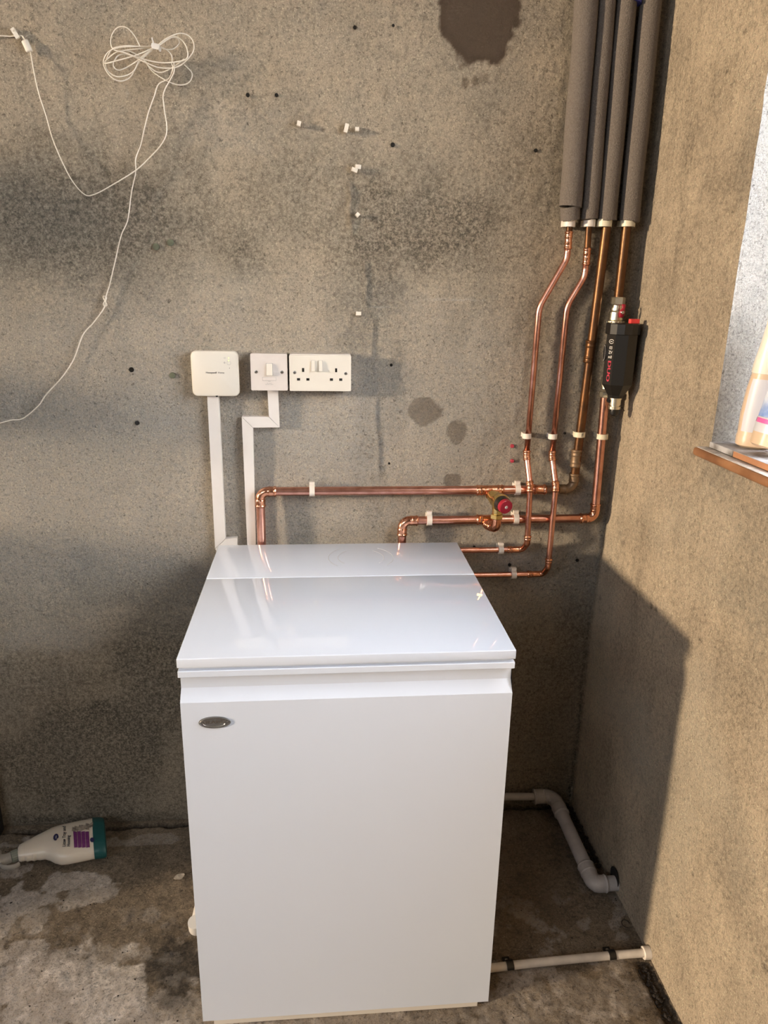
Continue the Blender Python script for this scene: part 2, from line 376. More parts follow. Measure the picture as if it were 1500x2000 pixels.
ev = [(-4.2, .001, -.02), (-1.74, .001, -.02), (-1.74, .001, ZMAX), (-4.2, .001, ZMAX), (-1.74, .001, 2.16), (.06, .001, 2.16), (.06, .001, ZMAX), (-1.74, .001, ZMAX),
      (-1.74, .012, -.05), (.06, .012, -.05), (.06, .012, .03), (-1.74, .012, .03)]
wb = struct(grid_obj('wall_back', xs, zs, f_back, MW, {'grime_shade': g_back, 'damp': d_back, 'pale': p_back}, extra=(ev, [(0, 1, 2, 3), (4, 5, 6, 7), (8, 9, 10, 11)])))

# ------------------------------------------------------------------ right wall with the window opening
WY0, WY1, WZ0, WZ1, WT = -.475, -1.65, 1.197, 2.20, .26
ys = np.concatenate([np.linspace(0, WY0, 120), np.linspace(WY0, -1.15, 150)[1:]]); zr = np.concatenate([np.linspace(0, WZ0, 290), np.linspace(WZ0, 2.2, 230)[1:]])
GRR = [(1400,880,110,120,.35),(1250,1050,60,60,.25),(1480,1130,40,260,.4),(1330,520,90,120,.30),(1440,350,60,70,.42),(1345,300,30,50,.35),(1250,1350,90,250,.30),(1430,1700,50,90,.35),(1400,930,40,30,.55),(1230,560,30,200,.25),(1180,1500,40,150,.35),(1400,620,40,90,.3)]
def g_right(y, z):
    w = (fbm(y, z, 10, 4, 51)-.5)*1.4; g = .05+.28*np.clip((fbm(y, z, 7, 4, 61)-.52)*4, 0, 1)
    for (cx, cy, rx, ry, s) in GRR:
        c = X(cx, cy); g = np.maximum(g, 1.2*s*ell(y, z, c.y, c.z, rx/420, ry/860, w, 1.0))
    g = g+.22*np.clip((fbm(y*7, z*1.1, 4, 4, 63)-.53)*4, 0, 1)
    g = np.maximum(g, .85*np.clip(1-np.abs(-y-.004-.5*(fbm(z, z*0, 14, 3, 5)-.5)*.03)/.02, 0, 1)*(z < .98))
    for (a, b) in (((1348, 225), (1362, 240)), ((1377, 5), (1365, 25)), ((1330, 400), (1345, 460))):
        A = X(*a); B = X(*b); d = np.abs((y-A.y)*(B.z-A.z)-(z-A.z)*(B.y-A.y))/math.hypot(B.y-A.y, B.z-A.z)+np.where((z-A.z)*(z-B.z) > 0, 1, 0)
        g = np.maximum(g, .8*np.exp(-(d/.0015)**2))
    for (cx, cy, r) in ((1279,1190,6),(1271,1186,5),(1367,1250,5),(1214,1060,7),(1191,1094,4),(1173,1168,5),(1415,140,4),(1497,1890,5),(1449,62,4),(1352,1707,4)):
        c = X(cx, cy); g = np.maximum(g, .9*ell(y, z, c.y, c.z, r/600, r/700, w*.4, .4))
    return g
def p_right(y, z):
    d = .5*np.clip((fbm(y, z, 4, 3, 71)-.5)*3, 0, 1)
    return d
def f_right(y, z):
    h = (fbm(y, z, 4, 3, 81)-.5)*.008+(fbm(y, z, 30, 3, 82)-.5)*.0025+(fbm(y, z, 90, 3, 83)-.5)*.0024
    dk = np.clip(np.minimum(np.abs(y-WY0)/.03, 1), 0, 1); dk = np.where(z > WZ0-.02, dk, 1)
    # worn, chipped arris beside the window
    ar = .006*np.clip(1-np.abs(y-WY0)/.012, 0, 1)*np.clip((fbm(z, z*0, 9, 3, 91)-.55)*6, 0, 1)*(z > WZ0)
    return np.stack([corner_x(z)*np.exp(y/.35)-h*dk+ar, y, z], -1)
rv = []; rq = []
def exq(*p): k = len(rv); rv.extend(p); rq.append((k, k+1, k+2, k+3))
E_ = .012
exq((0, -1.15, -.02), (0, -4.6, -.02), (0, -4.6, WZ0), (0, -1.15, WZ0))
exq((0, WY1, WZ0), (0, -4.6, WZ0), (0, -4.6, 2.2), (0, WY1, 2.2))
exq((E_, .05, 2.2), (0, -4.6, 2.2), (0, -4.6, ZMAX), (E_, .05, ZMAX))
exq((0, WY0, WZ0), (0, WY1, WZ0), (WT, WY1, WZ0), (WT, WY0, WZ0))
exq((0, WY0, WZ1), (0, WY1, WZ1), (WT, WY1, WZ1), (WT, WY0, WZ1))
exq((0, WY1, WZ0), (WT, WY1, WZ0), (WT, WY1, WZ1), (0, WY1, WZ1))
# outer skin, so that the wall has its thickness
exq((WT, .1, -.02), (WT, -4.6, -.02), (WT, -4.6, WZ0), (WT, .1, WZ0)); exq((WT, .1, WZ1), (WT, -4.6, WZ1), (WT, -4.6, ZMAX), (WT, .1, ZMAX))
exq((WT, .1, WZ0), (WT, WY0, WZ0), (WT, WY0, WZ1), (WT, .1, WZ1)); exq((WT, WY1, WZ0), (WT, -4.6, WZ0), (WT, -4.6, WZ1), (WT, WY1, WZ1))
wr = struct(grid_obj('wall_right', ys, zr, f_right, MR, {'grime_shade': g_right, 'pale': p_right}, keep=lambda y, z: ~((y < WY0) & (z > WZ0)), extra=(rv, rq)))
# rendered reveal of the window
xj = np.linspace(0, WT, 70); zj = np.linspace(WZ0, WZ1, 240)
def f_jamb(x, z):
    h = (fbm(x, z, 12, 3, 95)-.5)*.006+(fbm(x, z, 60, 2, 96)-.5)*.002; k = np.clip(x/.01, 0, 1)
    ar = .006*np.clip(1-x/.012, 0, 1)*np.clip((fbm(z, z*0, 9, 3, 91)-.55)*6, 0, 1)
    return np.stack([x, WY0-np.abs(h)*k-ar*.5+.0005, z], -1)
jb = struct(grid_obj('trim_1', xj, zj, f_jamb, MJ, {'grime_shade': lambda x, z: .12+.55*ell(x, z, .06, 1.22, .09, .22, (fbm(x, z, 14, 3, 97)-.5)*1.2, 1.0)+.3*np.clip((fbm(x, z, 9, 3, 98)-.5)*4, 0, 1), 'pale': lambda x, z: .6*fbm(x, z, 6, 3, 99)}))  # reveal toned darker towards the sill

# ------------------------------------------------------------------ floor
xf = np.linspace(-1.76, .02, 400); yf = np.linspace(-1.0, .012, 270)
PF = [(130,1722,70,15,.75),(170,1748,50,14,.6),(150,1760,35,12,.6),(35,1765,40,26,.75),(15,1795,30,30,.55),(60,1800,26,18,.5),(70,1815,14,10,.7),(235,1930,55,38,1.0),(205,1910,26,18,.8),(100,1950,110,50,.6),(130,1880,150,18,.30),(55,1850,30,14,.6),(250,1985,160,30,.45),
      (20,1690,35,25,.5),(30,1650,20,6,.4),(50,1640,12,8,.6),(70,1642,14,9,.6),(1080,1975,120,40,.30),(280,1640,70,8,.30),(300,1790,20,15,.2),(60,1905,90,20,.3),(650,1990,260,15,.3),(1200,1960,60,30,.25)]
DF = [(345,1885,62,45,.85),(330,1860,30,40,.6),(300,1690,90,50,.45),(110,1870,60,20,.5),(40,1880,50,18,.4),(1140,1640,90,90,.45),(1300,1960,40,90,.75),(1275,1900,16,40,.7),(200,1690,40,12,.5),(250,1820,60,30,.3),(150,1700,16,7,.8),(200,1880,130,30,.25),(1260,1900,60,12,.5),(1100,1700,200,120,.30)]
def fell(x, y, L, seed, soft):
    w = (fbm(x, y, 20, 5, seed)-.5)*2.0; d = 0*x
    for (cx, cy, rx, ry, s) in L:
        c = Z(cx, cy); d = np.maximum(d, s*ell(x, y, c.x, c.y, rx/720, ry/470, w, soft))
    return d
def f_floor(x, y):
    h = (fbm(x, y, 5, 3, 101)-.5)*.006+(fbm(x, y, 45, 3, 102)-.5)*.003+(fbm(x, y, 130, 2, 103)-.5)*.0015
    crack = 1.5*np.exp(-((y+.016-(fbm(x, x*0, 14, 5, 105)-.5)*.040)/.005)**2)*np.clip(.4+1.6*fbm(x, x*0, 20, 2, 106), 0, 1)
    gut = np.clip(1-np.abs(x+.020+.015*(fbm(y, y*0, 14, 3, 107)-.5))/.022, 0, 1)*(.5+fbm(x, y, 40, 3, 108))*(y < -.55)
    slab = .006*(1/(1+np.exp(-(-y-.62-(fbm(x, x*0, 6, 3, 109)-.5)*.04)/.004)))*(x > -.35)
    return np.stack([x, y, np.minimum(h, .004)-.022*crack-.022*gut+slab*0-.002], -1)
def g_floor(x, y):
    g = .12+.5*np.clip((fbm(x, y, 6, 4, 111)-.45)*3, 0, 1); g = np.maximum(g, fell(x, y, DF, 112, .8))
    g = np.maximum(g, .95*np.exp(-((y+.016-(fbm(x, x*0, 14, 5, 105)-.5)*.040)/.012)**2))
    g = np.maximum(g, .9*np.clip(1-np.abs(x+.02)/.03, 0, 1)*(y < -.5)*np.clip(fbm(x, y, 25, 3, 115)*1.8, 0, 1)); return g
fv = []; fq = []
def exf(a, b): k = len(fv); fv.extend([(a[0], a[1], -.002), (b[0], a[1], -.002), (b[0], b[1], -.002), (a[0], b[1], -.002)]); fq.append((k, k+1, k+2, k+3))
exf((-6, -4.7), (.3, -1.0)); exf((-6, -1.0), (-1.76, .1)); exf((-1.76, .1), (.3, .012))
fl = struct(grid_obj('floor', xf, yf, f_floor, MF, {'grime_shade': g_floor, 'pale': lambda x, y: fell(x, y, PF, 113, .12)*(.55+.7*fbm(x, y, 60, 3, 117))+.36*np.clip((fbm(x, y, 26, 5, 114)-.53)*9, 0, 1)*np.clip((-y-.28)/.15, 0, 1),  # real pale patches, plus window light painted over the front floor
     'damp': lambda x, y: np.maximum(fell(x, y, [(350,1885,48,36,.55),(320,1860,14,30,.5)], 116, .35), np.exp(-((y+.016-(fbm(x, x*0, 14, 5, 105)-.5)*.040)/.0065)**2)*np.clip(fbm(x, x*0, 20, 2, 106)*2.2-.25, 0, 1))}, extra=(fv, fq)))
# ------------------------------------------------------------------ rest of the room shell
bm = bmesh.new(); box(bm, (-4.3, -4.7, ZMAX), (.3, .1, ZMAX+.08)); struct(obj('ceiling', bm, M_['ceil']))
bm = bmesh.new(); box(bm, (-4.3, -4.72, -.02), (.3, -4.6, ZMAX)); struct(obj('wall_front', bm, M_['room']))
bm = bmesh.new(); box(bm, (-4.32, -4.6, -.02), (-4.2, -3.7, ZMAX)); box(bm, (-4.32, -.25, -.02), (-4.2, .1, ZMAX)); box(bm, (-4.32, -3.7, 3.0), (-4.2, -.25, ZMAX)); struct(obj('wall_left', bm, M_['room']))
bm = bmesh.new()
for lo, hi in (((-4.2, -3.7, 0), (-4.14, -3.64, 3.0)), ((-4.2, -.31, 0), (-4.14, -.25, 3.0)), ((-4.2, -3.64, 2.94), (-4.14, -.31, 3.0))): box(bm, lo, hi)
struct(obj('door_1', bm, M_['wood'], bevel=.003))
# ------------------------------------------------------------------ window: frame, pane, sill
win = bpy.data.objects.new('window_1', None); COL.objects.link(win); win.location = (WT, -1.06, WZ0); win['kind'] = 'structure'
bm = bmesh.new(); xw = WT-.06
for lo, hi in (((xw, WY1, WZ0+.015), (xw+.05, WY0, WZ0+.065)), ((xw, WY1, WZ1-.05), (xw+.05, WY0, WZ1)), ((xw, WY1, WZ0+.065), (xw+.05, WY1+.05, WZ1-.05)), ((xw, WY0-.05, WZ0+.065), (xw+.05, WY0-.002, WZ1-.05)), ((xw, -1.09, WZ0+.065), (xw+.05, -1.04, WZ1-.05))):
    box(bm, lo, hi)
obj('window_frame', bm, M_['frame'], win, bevel=.002)
for a, b in ((WY1+.05, -1.09), (-1.04, WY0-.05)):
    bm = bmesh.new(); box(bm, (xw+.022, a, WZ0+.065), (xw+.026, b, WZ1-.05)); obj('pane', bm, M_['glass'], win)
bm = bmesh.new(); box(bm, (-.030, -1.75, 1.180), (-.0035, -.462, 1.197)); ob = obj('sill_board', bm, M_['wood'], win, smooth='auto', bevel=.006, seg=4)
bm = bmesh.new(); box(bm, (-.026, -1.74, 1.1972), (-.006, -.468, 1.1980)); obj('board_top', bm, M_['woodp'], win)  # paler strip laid along the top of the board
e = [-.477, -.561, -.681, -.80, -.92, -1.04, -1.16, -1.28, -1.40, -1.52, -1.645]
for i in range(10):
    bm = bmesh.new(); box(bm, (-.006, e[i]-.0015, 1.1985), (.052, e[i+1]+.0015, 1.210)); obj('sill_tile', bm, [M_['tileg'] if i != 1 else M_['tilet']], win, bevel=.0015)
    for j, (a, b) in enumerate(((.055, .125), (.128, .198))):
        bm = bmesh.new(); box(bm, (a, e[i]-.0015, 1.1985), (b, e[i+1]+.0015, 1.2098)); obj('sill_tile', bm, M_['tileg'], win, bevel=.0015)
bm = bmesh.new(); box(bm, (-.0063, e[1]-.001, 1.2098), (.052, e[2]+.001, 1.2106)); obj('tile_face', bm, M_['tileg'], win)
# drill holes and plugs in the back wall
def disc(bm, p, r, d=(0, -1, 0), h=.001, seg=12):
    p = V(p); sweep(bm, [p, p+V(d)*h], r, seg)
for (px, py, r) in ((693,54,.0038),(768,50,.0030),(484,186,.0042),(540,186,.0040),(767,283,.0050),(1046,294,.0042),(586,243,.002),(257,722,.0060),(268,826,.0055),(760,905,.003),(1103,846,.0032),(1127,1094,.0045),(926,1068,.0035),(995,1103,.0045),(764,713,.0035)):
    bm = bmesh.new(); disc(bm, W(px, py, .0005), r, h=.0022); o = obj('drill_hole', bm, M_['hole'], wb)

# ------------------------------------------------------------------ boiler
BX0, BX1, BYF, BYB, BH = -1.0085, -.4045, -.6393, -.050, .8583
bo = thing('boiler', 'white floor standing boiler cabinet with split lid in the middle of the room corner', 'boiler', ((BX0+BX1)/2, (BYF+BYB)/2, 0))
Wm = M_['white']
bm = bmesh.new(); box(bm, (BX0+.004, BYF+.020, .018), (BX1-.004, BYB, .8337)); obj('cabinet', bm, Wm, bo, bevel=.002)
bm = bmesh.new()
prof = [(BYF, .0205), (BYF, .7707), (BYF+.030, .8030), (BYF+.034, .8140), (BYF+.0185, .8140), (BYF+.0185, .0205)]
prism(bm, [(BX0+.001, y, z) for y, z in prof], (BX1-BX0-.002, 0, 0)); fp = obj('front_panel', bm, Wm, bo, bevel=.0012)
bm = bmesh.new(); box(bm, (BX0, BYF, .8207), (BX1, BYF+.05, .8338)); obj('trim_strip', bm, Wm, bo, bevel=.0015)
bm = bmesh.new(); box(bm, (BX0+.008, BYF+.010, .8338), (BX1-.008, BYB-.005, .8402)); obj('lid_seal', bm, M_['whitein'], bo)
YS = -.2705
bm = bmesh.new(); box(bm, (BX0-.0005, BYF, .8398), (BX1+.0005, YS-.0012, BH)); obj('lid', bm, Wm, bo, smooth='auto', bevel=.0018, seg=3)
bm = bmesh.new(); box(bm, (BX0-.0005, YS+.0012, .8398), (BX1+.0005, BYB, BH)); rl = obj('rear_lid', bm, Wm, bo, smooth='auto', bevel=.0018, seg=3)
cc = (Z(705, 1089, BH)); 
for R_ in (.0785, .0555):
    for a0, a1 in ((-.75, .95), (PI-.95, PI+.75)):
        bm = bmesh.new(); n = 40; P = [V((cc.x+R_*math.cos(a0+(a1-a0)*k/n), cc.y+R_*math.sin(a0+(a1-a0)*k/n), BH)) for k in range(n+1)]
        sweep(bm, P, .0007, 6); obj('knockout_ring', bm, M_['ring'], rl)
bm = bmesh.new(); box(bm, (BX0+.022, BYF+.007, 0), (BX1-.022, BYB, .020)); obj('plinth', bm, M_['plinth'], bo, bevel=.001)
# badge on the front panel
bc = W(419.5, 1410.5, -BYF); R1 = .0285; R2 = .0118
def ellp(r1, r2, y, n=40, c=bc): return [V((c.x+r1*math.cos(2*PI*k/n), y, c.z+r2*math.sin(2*PI*k/n))) for k in range(n)]
bad = bpy.data.materials.new('badge'); 
bm = bmesh.new()
rings = [ellp(R1, R2*1.02, BYF-.0002), ellp(R1, R2*1.02, BYF-.0012), ellp(R1-.001, R2-.0006, BYF-.0026), ellp(R1-.0022, R2-.0018, BYF-.0026), ellp(R1-.0026, R2-.0022, BYF-.0018)]
vs = [[bm.verts.new(p) for p in r] for r in rings]
for a, b in zip(vs, vs[1:]):
    for k in range(40): bm.faces.new((a[k], a[(k+1) % 40], b[(k+1) % 40], b[k]))
bm.faces.new(vs[-1])
bdg = obj('badge', bm, mat('badge_grey', (.10, .097, .095), .5, .2), bo, smooth='auto')
bm = bmesh.new(); put_text(bm, 'GRANT', .0115, lambda u, v: V((bc.x-.002+u*1.15, BYF-.0022, bc.z+.0012+v*.8)))
obj('lettering', bm, M_['steel'], bdg)
bm = bmesh.new()
P = [V((bc.x-.001+.0195*math.cos(a), BYF-.0022, bc.z-.001+.0072*math.sin(a))) for a in [PI*(1.0+k/24) for k in range(24)]]
sweep(bm, P, .0006, 6); sweep(bm, [V((bc.x+.012, BYF-.0022, bc.z+.0020)), V((bc.x+.024, BYF-.0022, bc.z+.0016))], .0006, 6)
P = [V((bc.x+.0262*math.cos(a), BYF-.0024, bc.z+.0100*math.sin(a))) for a in [PI*(.30+.62*k/24) for k in range(25)]]
sweep(bm, P, .0003, 6); obj('swoosh', bm, M_['steel'], bdg)

# ------------------------------------------------------------------ copper pipework
def fitting(name, path, r, parent, m, beads=(0, 1), sock=.014, k=1.15, mid=1.06, step=.0012, bead=.0016):
    pts, s, L = resample(path, step); rad = []
    for t in s:
        q = r*k if (t < sock or t > L-sock) else r*k*mid/1.06*.96
        for e_ in beads:
            d = abs(t-(.0035 if e_ == 0 else L-.0035)); q += bead*math.exp(-(d/.0016)**2)
        for e_ in (sock, L-sock):
            q += .0009*math.exp(-((t-e_)/.0018)**2)
        rad.append(q)
    bm = bmesh.new(); sweep(bm, pts, rad, 20); return obj(name, bm, m, parent, smooth=True)
def straight(name, a, b, r, parent, m, seg=20):
    bm = bmesh.new(); sweep(bm, [a, b], r, seg); return obj(name, bm, m, parent, smooth='auto')
def coupling(a, b, r, parent, m, name='coupling'): return fitting(name, [a, b], r, parent, m)
def elbow(c, da, db, r, R, parent, m, sock=.016, name='elbow'):
    c = V(c); da = V(da).normalized(); db = V(db).normalized()
    d = R/math.tan(da.angle(db)/2)+sock
    return fitting(name, fillet([c+da*d, c, c+db*d], R, 14), r, parent, m, sock=sock)
def toward(a, b): return (V(b)-V(a)).normalized()
r22, r15 = .011, .0075
O1 = .030
# --- flow pipe A
A0 = W(1229, -60, O1); A1 = W(1191, 392, O1); A2 = W(1131, 848, O1); Ac = W(1121, 955, O1); Aj = W(1065, 956, O1); Ae = W(508, 960, O1); Ad = W(510.5, 1075, O1)
Ac.x = A2.x+(A2.x-A1.x)*.1; Ac.z = (Ac.z+Aj.z)/2
fa = thing('copper_pipe', 'tarnished brown pipe from the third lagging, turning left into the long run above the boiler', 'pipe', (Ac.x, Ac.y, Ac.z), 'heating pipes on the wall')
straight('pipe', W(1187, 425, O1), Ac+toward(Ac, A1)*.03, r22, fa, M_['brown'])
cb = W(1124, 903, O1); coupling(V((Ac.x, -O1, W(1128, 878, O1).z)), V((Ac.x, -O1, W(1126, 912, O1).z)), r22, fa, M_['brown2'])
coupling(A1.lerp(A2, (655-392)/(848-392)), A1.lerp(A2, (700-392)/(848-392)), r22, fa, M_['brown'])
elbow(Ac, (0, 0, 1), (-1, 0, 0), r22, .022, fa, M_['brown2'], sock=.02)
straight('pipe', Ac+V((-.03, 0, 0)), Aj, r22, fa, M_['brown2'])
fitting('coupling', [W(1041, 956, O1), W(1066, 956, O1)], r22, fa, M_['copper2'], sock=.006)
At = W(948, 957, O1)
straight('pipe', Aj, Ae+V((.03, 0, 0)), r22, fa, M_['copper'])
coupling(W(930, 957.5, O1), W(983, 957, O1), r22*1.02, fa, M_['copper2'], name='tee')
elbow(Ae, (1, 0, 0), (0, 0, -1), r22, .022, fa, M_['copper2'], sock=.018)
straight('pipe', Ae+V((0, 0, -.03)), V((Ae.x, -O1, Ad.z-.02)), r22, fa, M_['copper'])
# --- return pipe B
B0 = W(1281, -60, O1); B1 = W(1233.5, 392, O1); B2 = W(1208, 580, O1); B3 = W(1182, 772, O1); Bc = W(1161, 1012, O1); Be = W(786, 1017, O1); Bd = W(787, 1075, O1)
B0.x = max(min(B0.x, -.026), -.036); 
fb = thing('copper_pipe', 'pipe nearest the corner running down from the fourth lagging into the black filter', 'pipe', tuple(B2), 'heating pipes on the wall')
straight('pipe', B0.lerp(B2, (426+60)/(580+60)), B2, r22, fb, M_['brown'])
fb2 = thing('copper_pipe', 'bright copper pipe leaving the black filter and turning left, second run above the boiler', 'pipe', tuple(Bc), 'heating pipes on the wall')
straight('pipe', B3, Bc+toward(Bc, B3)*.03, r22, fb2, M_['copper'])
elbow(Bc, toward(Bc, B3), toward(Bc, Be), r22, .022, fb2, M_['copper2'], sock=.018)
straight('pipe', Bc+V((-.03, 0, 0)), Be+V((.03, 0, 0)), r22, fb2, M_['copper'])
coupling(W(930, 1015, O1), W(975, 1014, O1), r22*1.02, fb2, M_['copper2'], name='tee')
elbow(Be, (1, 0, 0), (0, 0, -1), r22, .022, fb2, M_['copper2'], sock=.018)
straight('pipe', Be+V((0, 0, -.03)), V((Be.x, -O1, Bd.z-.02)), r22, fb2, M_['copper'])
# --- 15 mm pipe C and D : the run from px, each waypoint with its own distance from the wall
fc = thing('copper_pipe', 'thin copper pipe with a swan neck bend below the widest lagging', 'pipe', tuple(W(1030, 850, .024)), 'heating pipes on the wall')
OF, ON = .024, .054
straight('pipe', W(1112.5, 430, .029), W(1111.5, 458, .028), r15, fc, M_['brown'])
coupling(W(1111.5, 451, .028), W(1109, 487, .028), r15, fc, M_['copper2'])
P = [W(1109, 480, .028), W(1107.5, 505, .028), W(1053, 600, .024), W(1028.5, 889, .024)]
bm = bmesh.new(); sweep(bm, fillet(P, [.05, .075], 14), r15, 20); obj('pipe', bm, M_['copper'], fc, smooth=True)
c1, c2 = W(1028.5, 889, .024), W(1035.5, 950, .054)
elbow(c1, (0, 0, 1), c2-c1, r15, .018, fc, M_['copper2'], sock=.010)
straight('pipe', c1, c2, r15, fc, M_['copper'])
cC = W(1030, 1057, .054); cD = W(1020, 1073, .030); cE = W(890, 1075, .030)
elbow(c2, c1-c2, (0, 0, -1), r15, .018, fc, M_['copper2'], sock=.010)
c2b = V((c2.x, c2.y, cC.z)); 
straight('pipe', c2, cC, r15, fc, M_['copper'])
cDp = V((cC.x, -.030, W(1020, 1073, .030).z)); 
fitting('elbow', fillet([cC+V((0, 0, .016)), cC+V((0, .0, -.006)), cDp+V((-.004, 0, 0)), cDp+V((-.045, 0, 0))], [.014, .014], 10), r15, fc, M_['copper2'], sock=.011)
straight('pipe', cDp+V((-.03, 0, 0)), V((cE.x, -.030, cDp.z)), r15, fc, M_['copper'])
fd = thing('copper_pipe', 'thin copper pipe with a swan neck bend below the thinnest lagging', 'pipe', tuple(W(1079, 850, .024)), 'heating pipes on the wall')
straight('pipe', W(1151, 427, .029), W(1147, 490, .028), r15, fd, M_['brown'])
coupling(W(1147.5, 484, .028), W(1144.6, 518, .028), r15, fd, M_['copper2'])
P = [W(1144.8, 512, .028), W(1142, 540, .028), W(1107.5, 598, .024), W(1078, 890, .024)]
bm = bmesh.new(); sweep(bm, fillet(P, [.05, .075], 14), r15, 20); obj('pipe', bm, M_['copper'], fd, smooth=True)
d1, d2 = W(1078, 890, .024), W(1085.5, 950, .054)
elbow(d1, (0, 0, 1), d2-d1, r15, .018, fd, M_['copper2'], sock=.010)
straight('pipe', d1, d2, r15, fd, M_['copper'])
elbow(d2, d1-d2, (0, 0, -1), r15, .018, fd, M_['copper2'], sock=.010)
dC = W(1071, 1103, .054); straight('pipe', d2, dC, r15, fd, M_['copper'])
dDp = V((dC.x, -.030, W(1058, 1121, .030).z)); dE = W(905, 1121, .030)
fitting('elbow', fillet([dC+V((0, 0, .018)), dC+V((0, 0, -.006)), dDp+V((-.004, 0, 0)), dDp+V((-.048, 0, 0))], [.014, .014], 10), r15, fd, M_['copper2'], sock=.011)
straight('pipe', dDp+V((-.03, 0, 0)), V((dE.x, -.030, dDp.z)), r15, fd, M_['copper'])

# ------------------------------------------------------------------ foam lagging
def lag(top, bot, r, off, label, cuts=()):
    a = W(top[0], top[1], off); b = W(bot[0], bot[1], off); o = None
    pts, s, L = resample([a, b], .006)
    d = toward(a, b); side = d.cross(V((0, -1, 0)))
    t = thing('pipe_lagging', label, 'pipe insulation', tuple(b), 'grey foam lagging on the pipes in the corner')
    bm = bmesh.new()
    pp = [p+V((math.sin(q*23+r*900), 0, 0))*.0006 for p, q in zip(pts, s)]
    sweep(bm, pp+[pts[-1]], [r*(1+.012*math.sin(q*31+r*700)) for q in s]+[r*.45], 28); obj('foam_sleeve', bm, M_['foam'], t, smooth='auto')
    return t, a, b
LT = []
l1 = lag((1151.5, -70), (1113.5, 404), .0255, .031, 'widest grey foam lagging, leftmost of the four pipes, with a short collar at its foot')
bm = bmesh.new(); a = W(1113.5, 405, .031); b = W(1113.5, 430, .029); sweep(bm, [a, b, b+V((0, 0, .0005))], [.0225, .0218, .010], 28); obj('foam_collar', bm, M_['foam'], l1[0], smooth='auto')
lag((1191, -70), (1151.5, 428), .0190, .030, 'thinnest grey foam lagging, second of the four from the left')
l3 = lag((1230.5, -70), (1186, 431), .0215, .030, 'grey foam lagging with blue tape at its top, third of the four from the left')
bt = [W(1233, 1, .030), W(1232, 7, .030)]
bm = bmesh.new(); sweep(bm, bt, .0223, 24); obj('blue_tape', bm, M_['blue'], l3[0], smooth='auto')['label'] = 'blue tape band'
lag((1279, -70), (1229, 432), .0230, .031, 'grey foam lagging nearest the right wall, fourth of the four')

# ------------------------------------------------------------------ pipe clips
def clip(c, axis, r, label, m='clip', wd=.013, tab=True, letter=None, grp='white plastic clips on the copper pipes'):
    c = V(c); ax = V(axis).normalized(); out = V((0, -1, 0)); up = ax.cross(out)
    if up.z < 0 or (abs(up.z) < .3 and up.x > 0): up = -up
    bm = bmesh.new(); n = 22; ro = r+.0038; ri = r+.0004
    A = []; 
    for k in range(n+1):
        a = math.radians(-128)+math.radians(256)*k/n
        A.append((out*math.cos(a)+up*math.sin(a)))
    vv = [[bm.verts.new(c+d*q+ax*h) for d in A] for q, h in ((ri, -wd/2), (ro, -wd/2), (ro, wd/2), (ri, wd/2))]
    for j in range(4):
        for k in range(n): bm.faces.new((vv[j][k], vv[j][k+1], vv[(j+1) % 4][k+1], vv[(j+1) % 4][k]))
    bm.faces.new([vv[j][0] for j in range(4)]); bm.faces.new([vv[j][n] for j in range(4)][::-1])
    h = -c.y  # distance of the pipe from the wall
    p = c+V((0, h/2+r*.35, 0)); s = max(.001, (h-r*.75)/2)
    q = [p+ax*sx*wd*.42+up*sy*(r+.001)+V((0, -sz*s, 0)) for sz in (1, -1) for sx, sy in ((-1, -1), (1, -1), (1, 1), (-1, 1))]
    q = [V((v.x, min(v.y, .002), v.z)) for v in q]
    vb = [bm.verts.new(v) for v in q]
    for f in ((0, 1, 2, 3), (7, 6, 5, 4), (0, 4, 5, 1), (1, 5, 6, 2), (2, 6, 7, 3), (3, 7, 4, 0)): bm.faces.new([vb[i] for i in f])
    if tab:
        for sg in (1,):
            p0 = c+up*(ro+.003)*sg+V((0, .002, 0)); q = [p0+ax*a_*wd/2+up*b_*.0045+V((0, c_*.005, 0)) for a_, b_, c_ in ((-1,-1,-1),(1,-1,-1),(1,1,-1),(-1,1,-1),(-1,-1,1),(1,-1,1),(1,1,1),(-1,1,1))]
            vb = [bm.verts.new(v) for v in q]
            for f in ((0, 1, 2, 3), (7, 6, 5, 4), (0, 4, 5, 1), (1, 5, 6, 2), (2, 6, 7, 3), (3, 7, 4, 0)): bm.faces.new([vb[i] for i in f])
    o = obj('pipe_clip', bm, M_[m], None, smooth='auto', bevel=.0005, seg=1)
    if letter:
        bm = bmesh.new(); put_text(bm, letter, .012, lambda u, v: c+V((u+.003, -ro-.0003-.0*v, v)));  obj('letter_mark', bm, M_['dark_ink'], o)
    return tag(o, label, 'pipe clip', grp)
hx = (1, 0, 0); vx = (0, 0, 1)
clip(W(609.5, 958, O1), hx, r22, 'white clip on the left end of the top copper run')
clip(W(1010, 956, O1), hx, r22, 'white clip on top copper run right of the red capped valve')
clip(W(838, 1015, O1), hx, r22, 'white clip beside the elbow of the second copper run')
clip(W(1007, 1013, O1), hx, r22, 'white clip on second copper run just below the red cap')
clip(V((W(978, 1072, .03).x, -.03, cDp.z)), hx, r15, 'white clip on the thin pipe just above the lid corner')
clip(V((W(1003, 1119, .03).x, -.03, dDp.z)), hx, r15, 'white clip on lowest thin pipe to the right of the boiler')
clip(W(1029, 851, .024), vx, r15, 'white clip on left thin vertical pipe', tab=False)
clip(W(1079.5, 852, .024), vx, r15, 'white clip on right thin vertical pipe', tab=False)
clip(W(1131.5, 848, O1), vx, r22, 'yellowed clip marked with a letter on the tarnished pipe', 'clipy', tab=False, letter='F')
clip(W(1176, 852, O1), vx, r22, 'yellowed clip on the copper pipe below the black filter', 'clipy', tab=False)
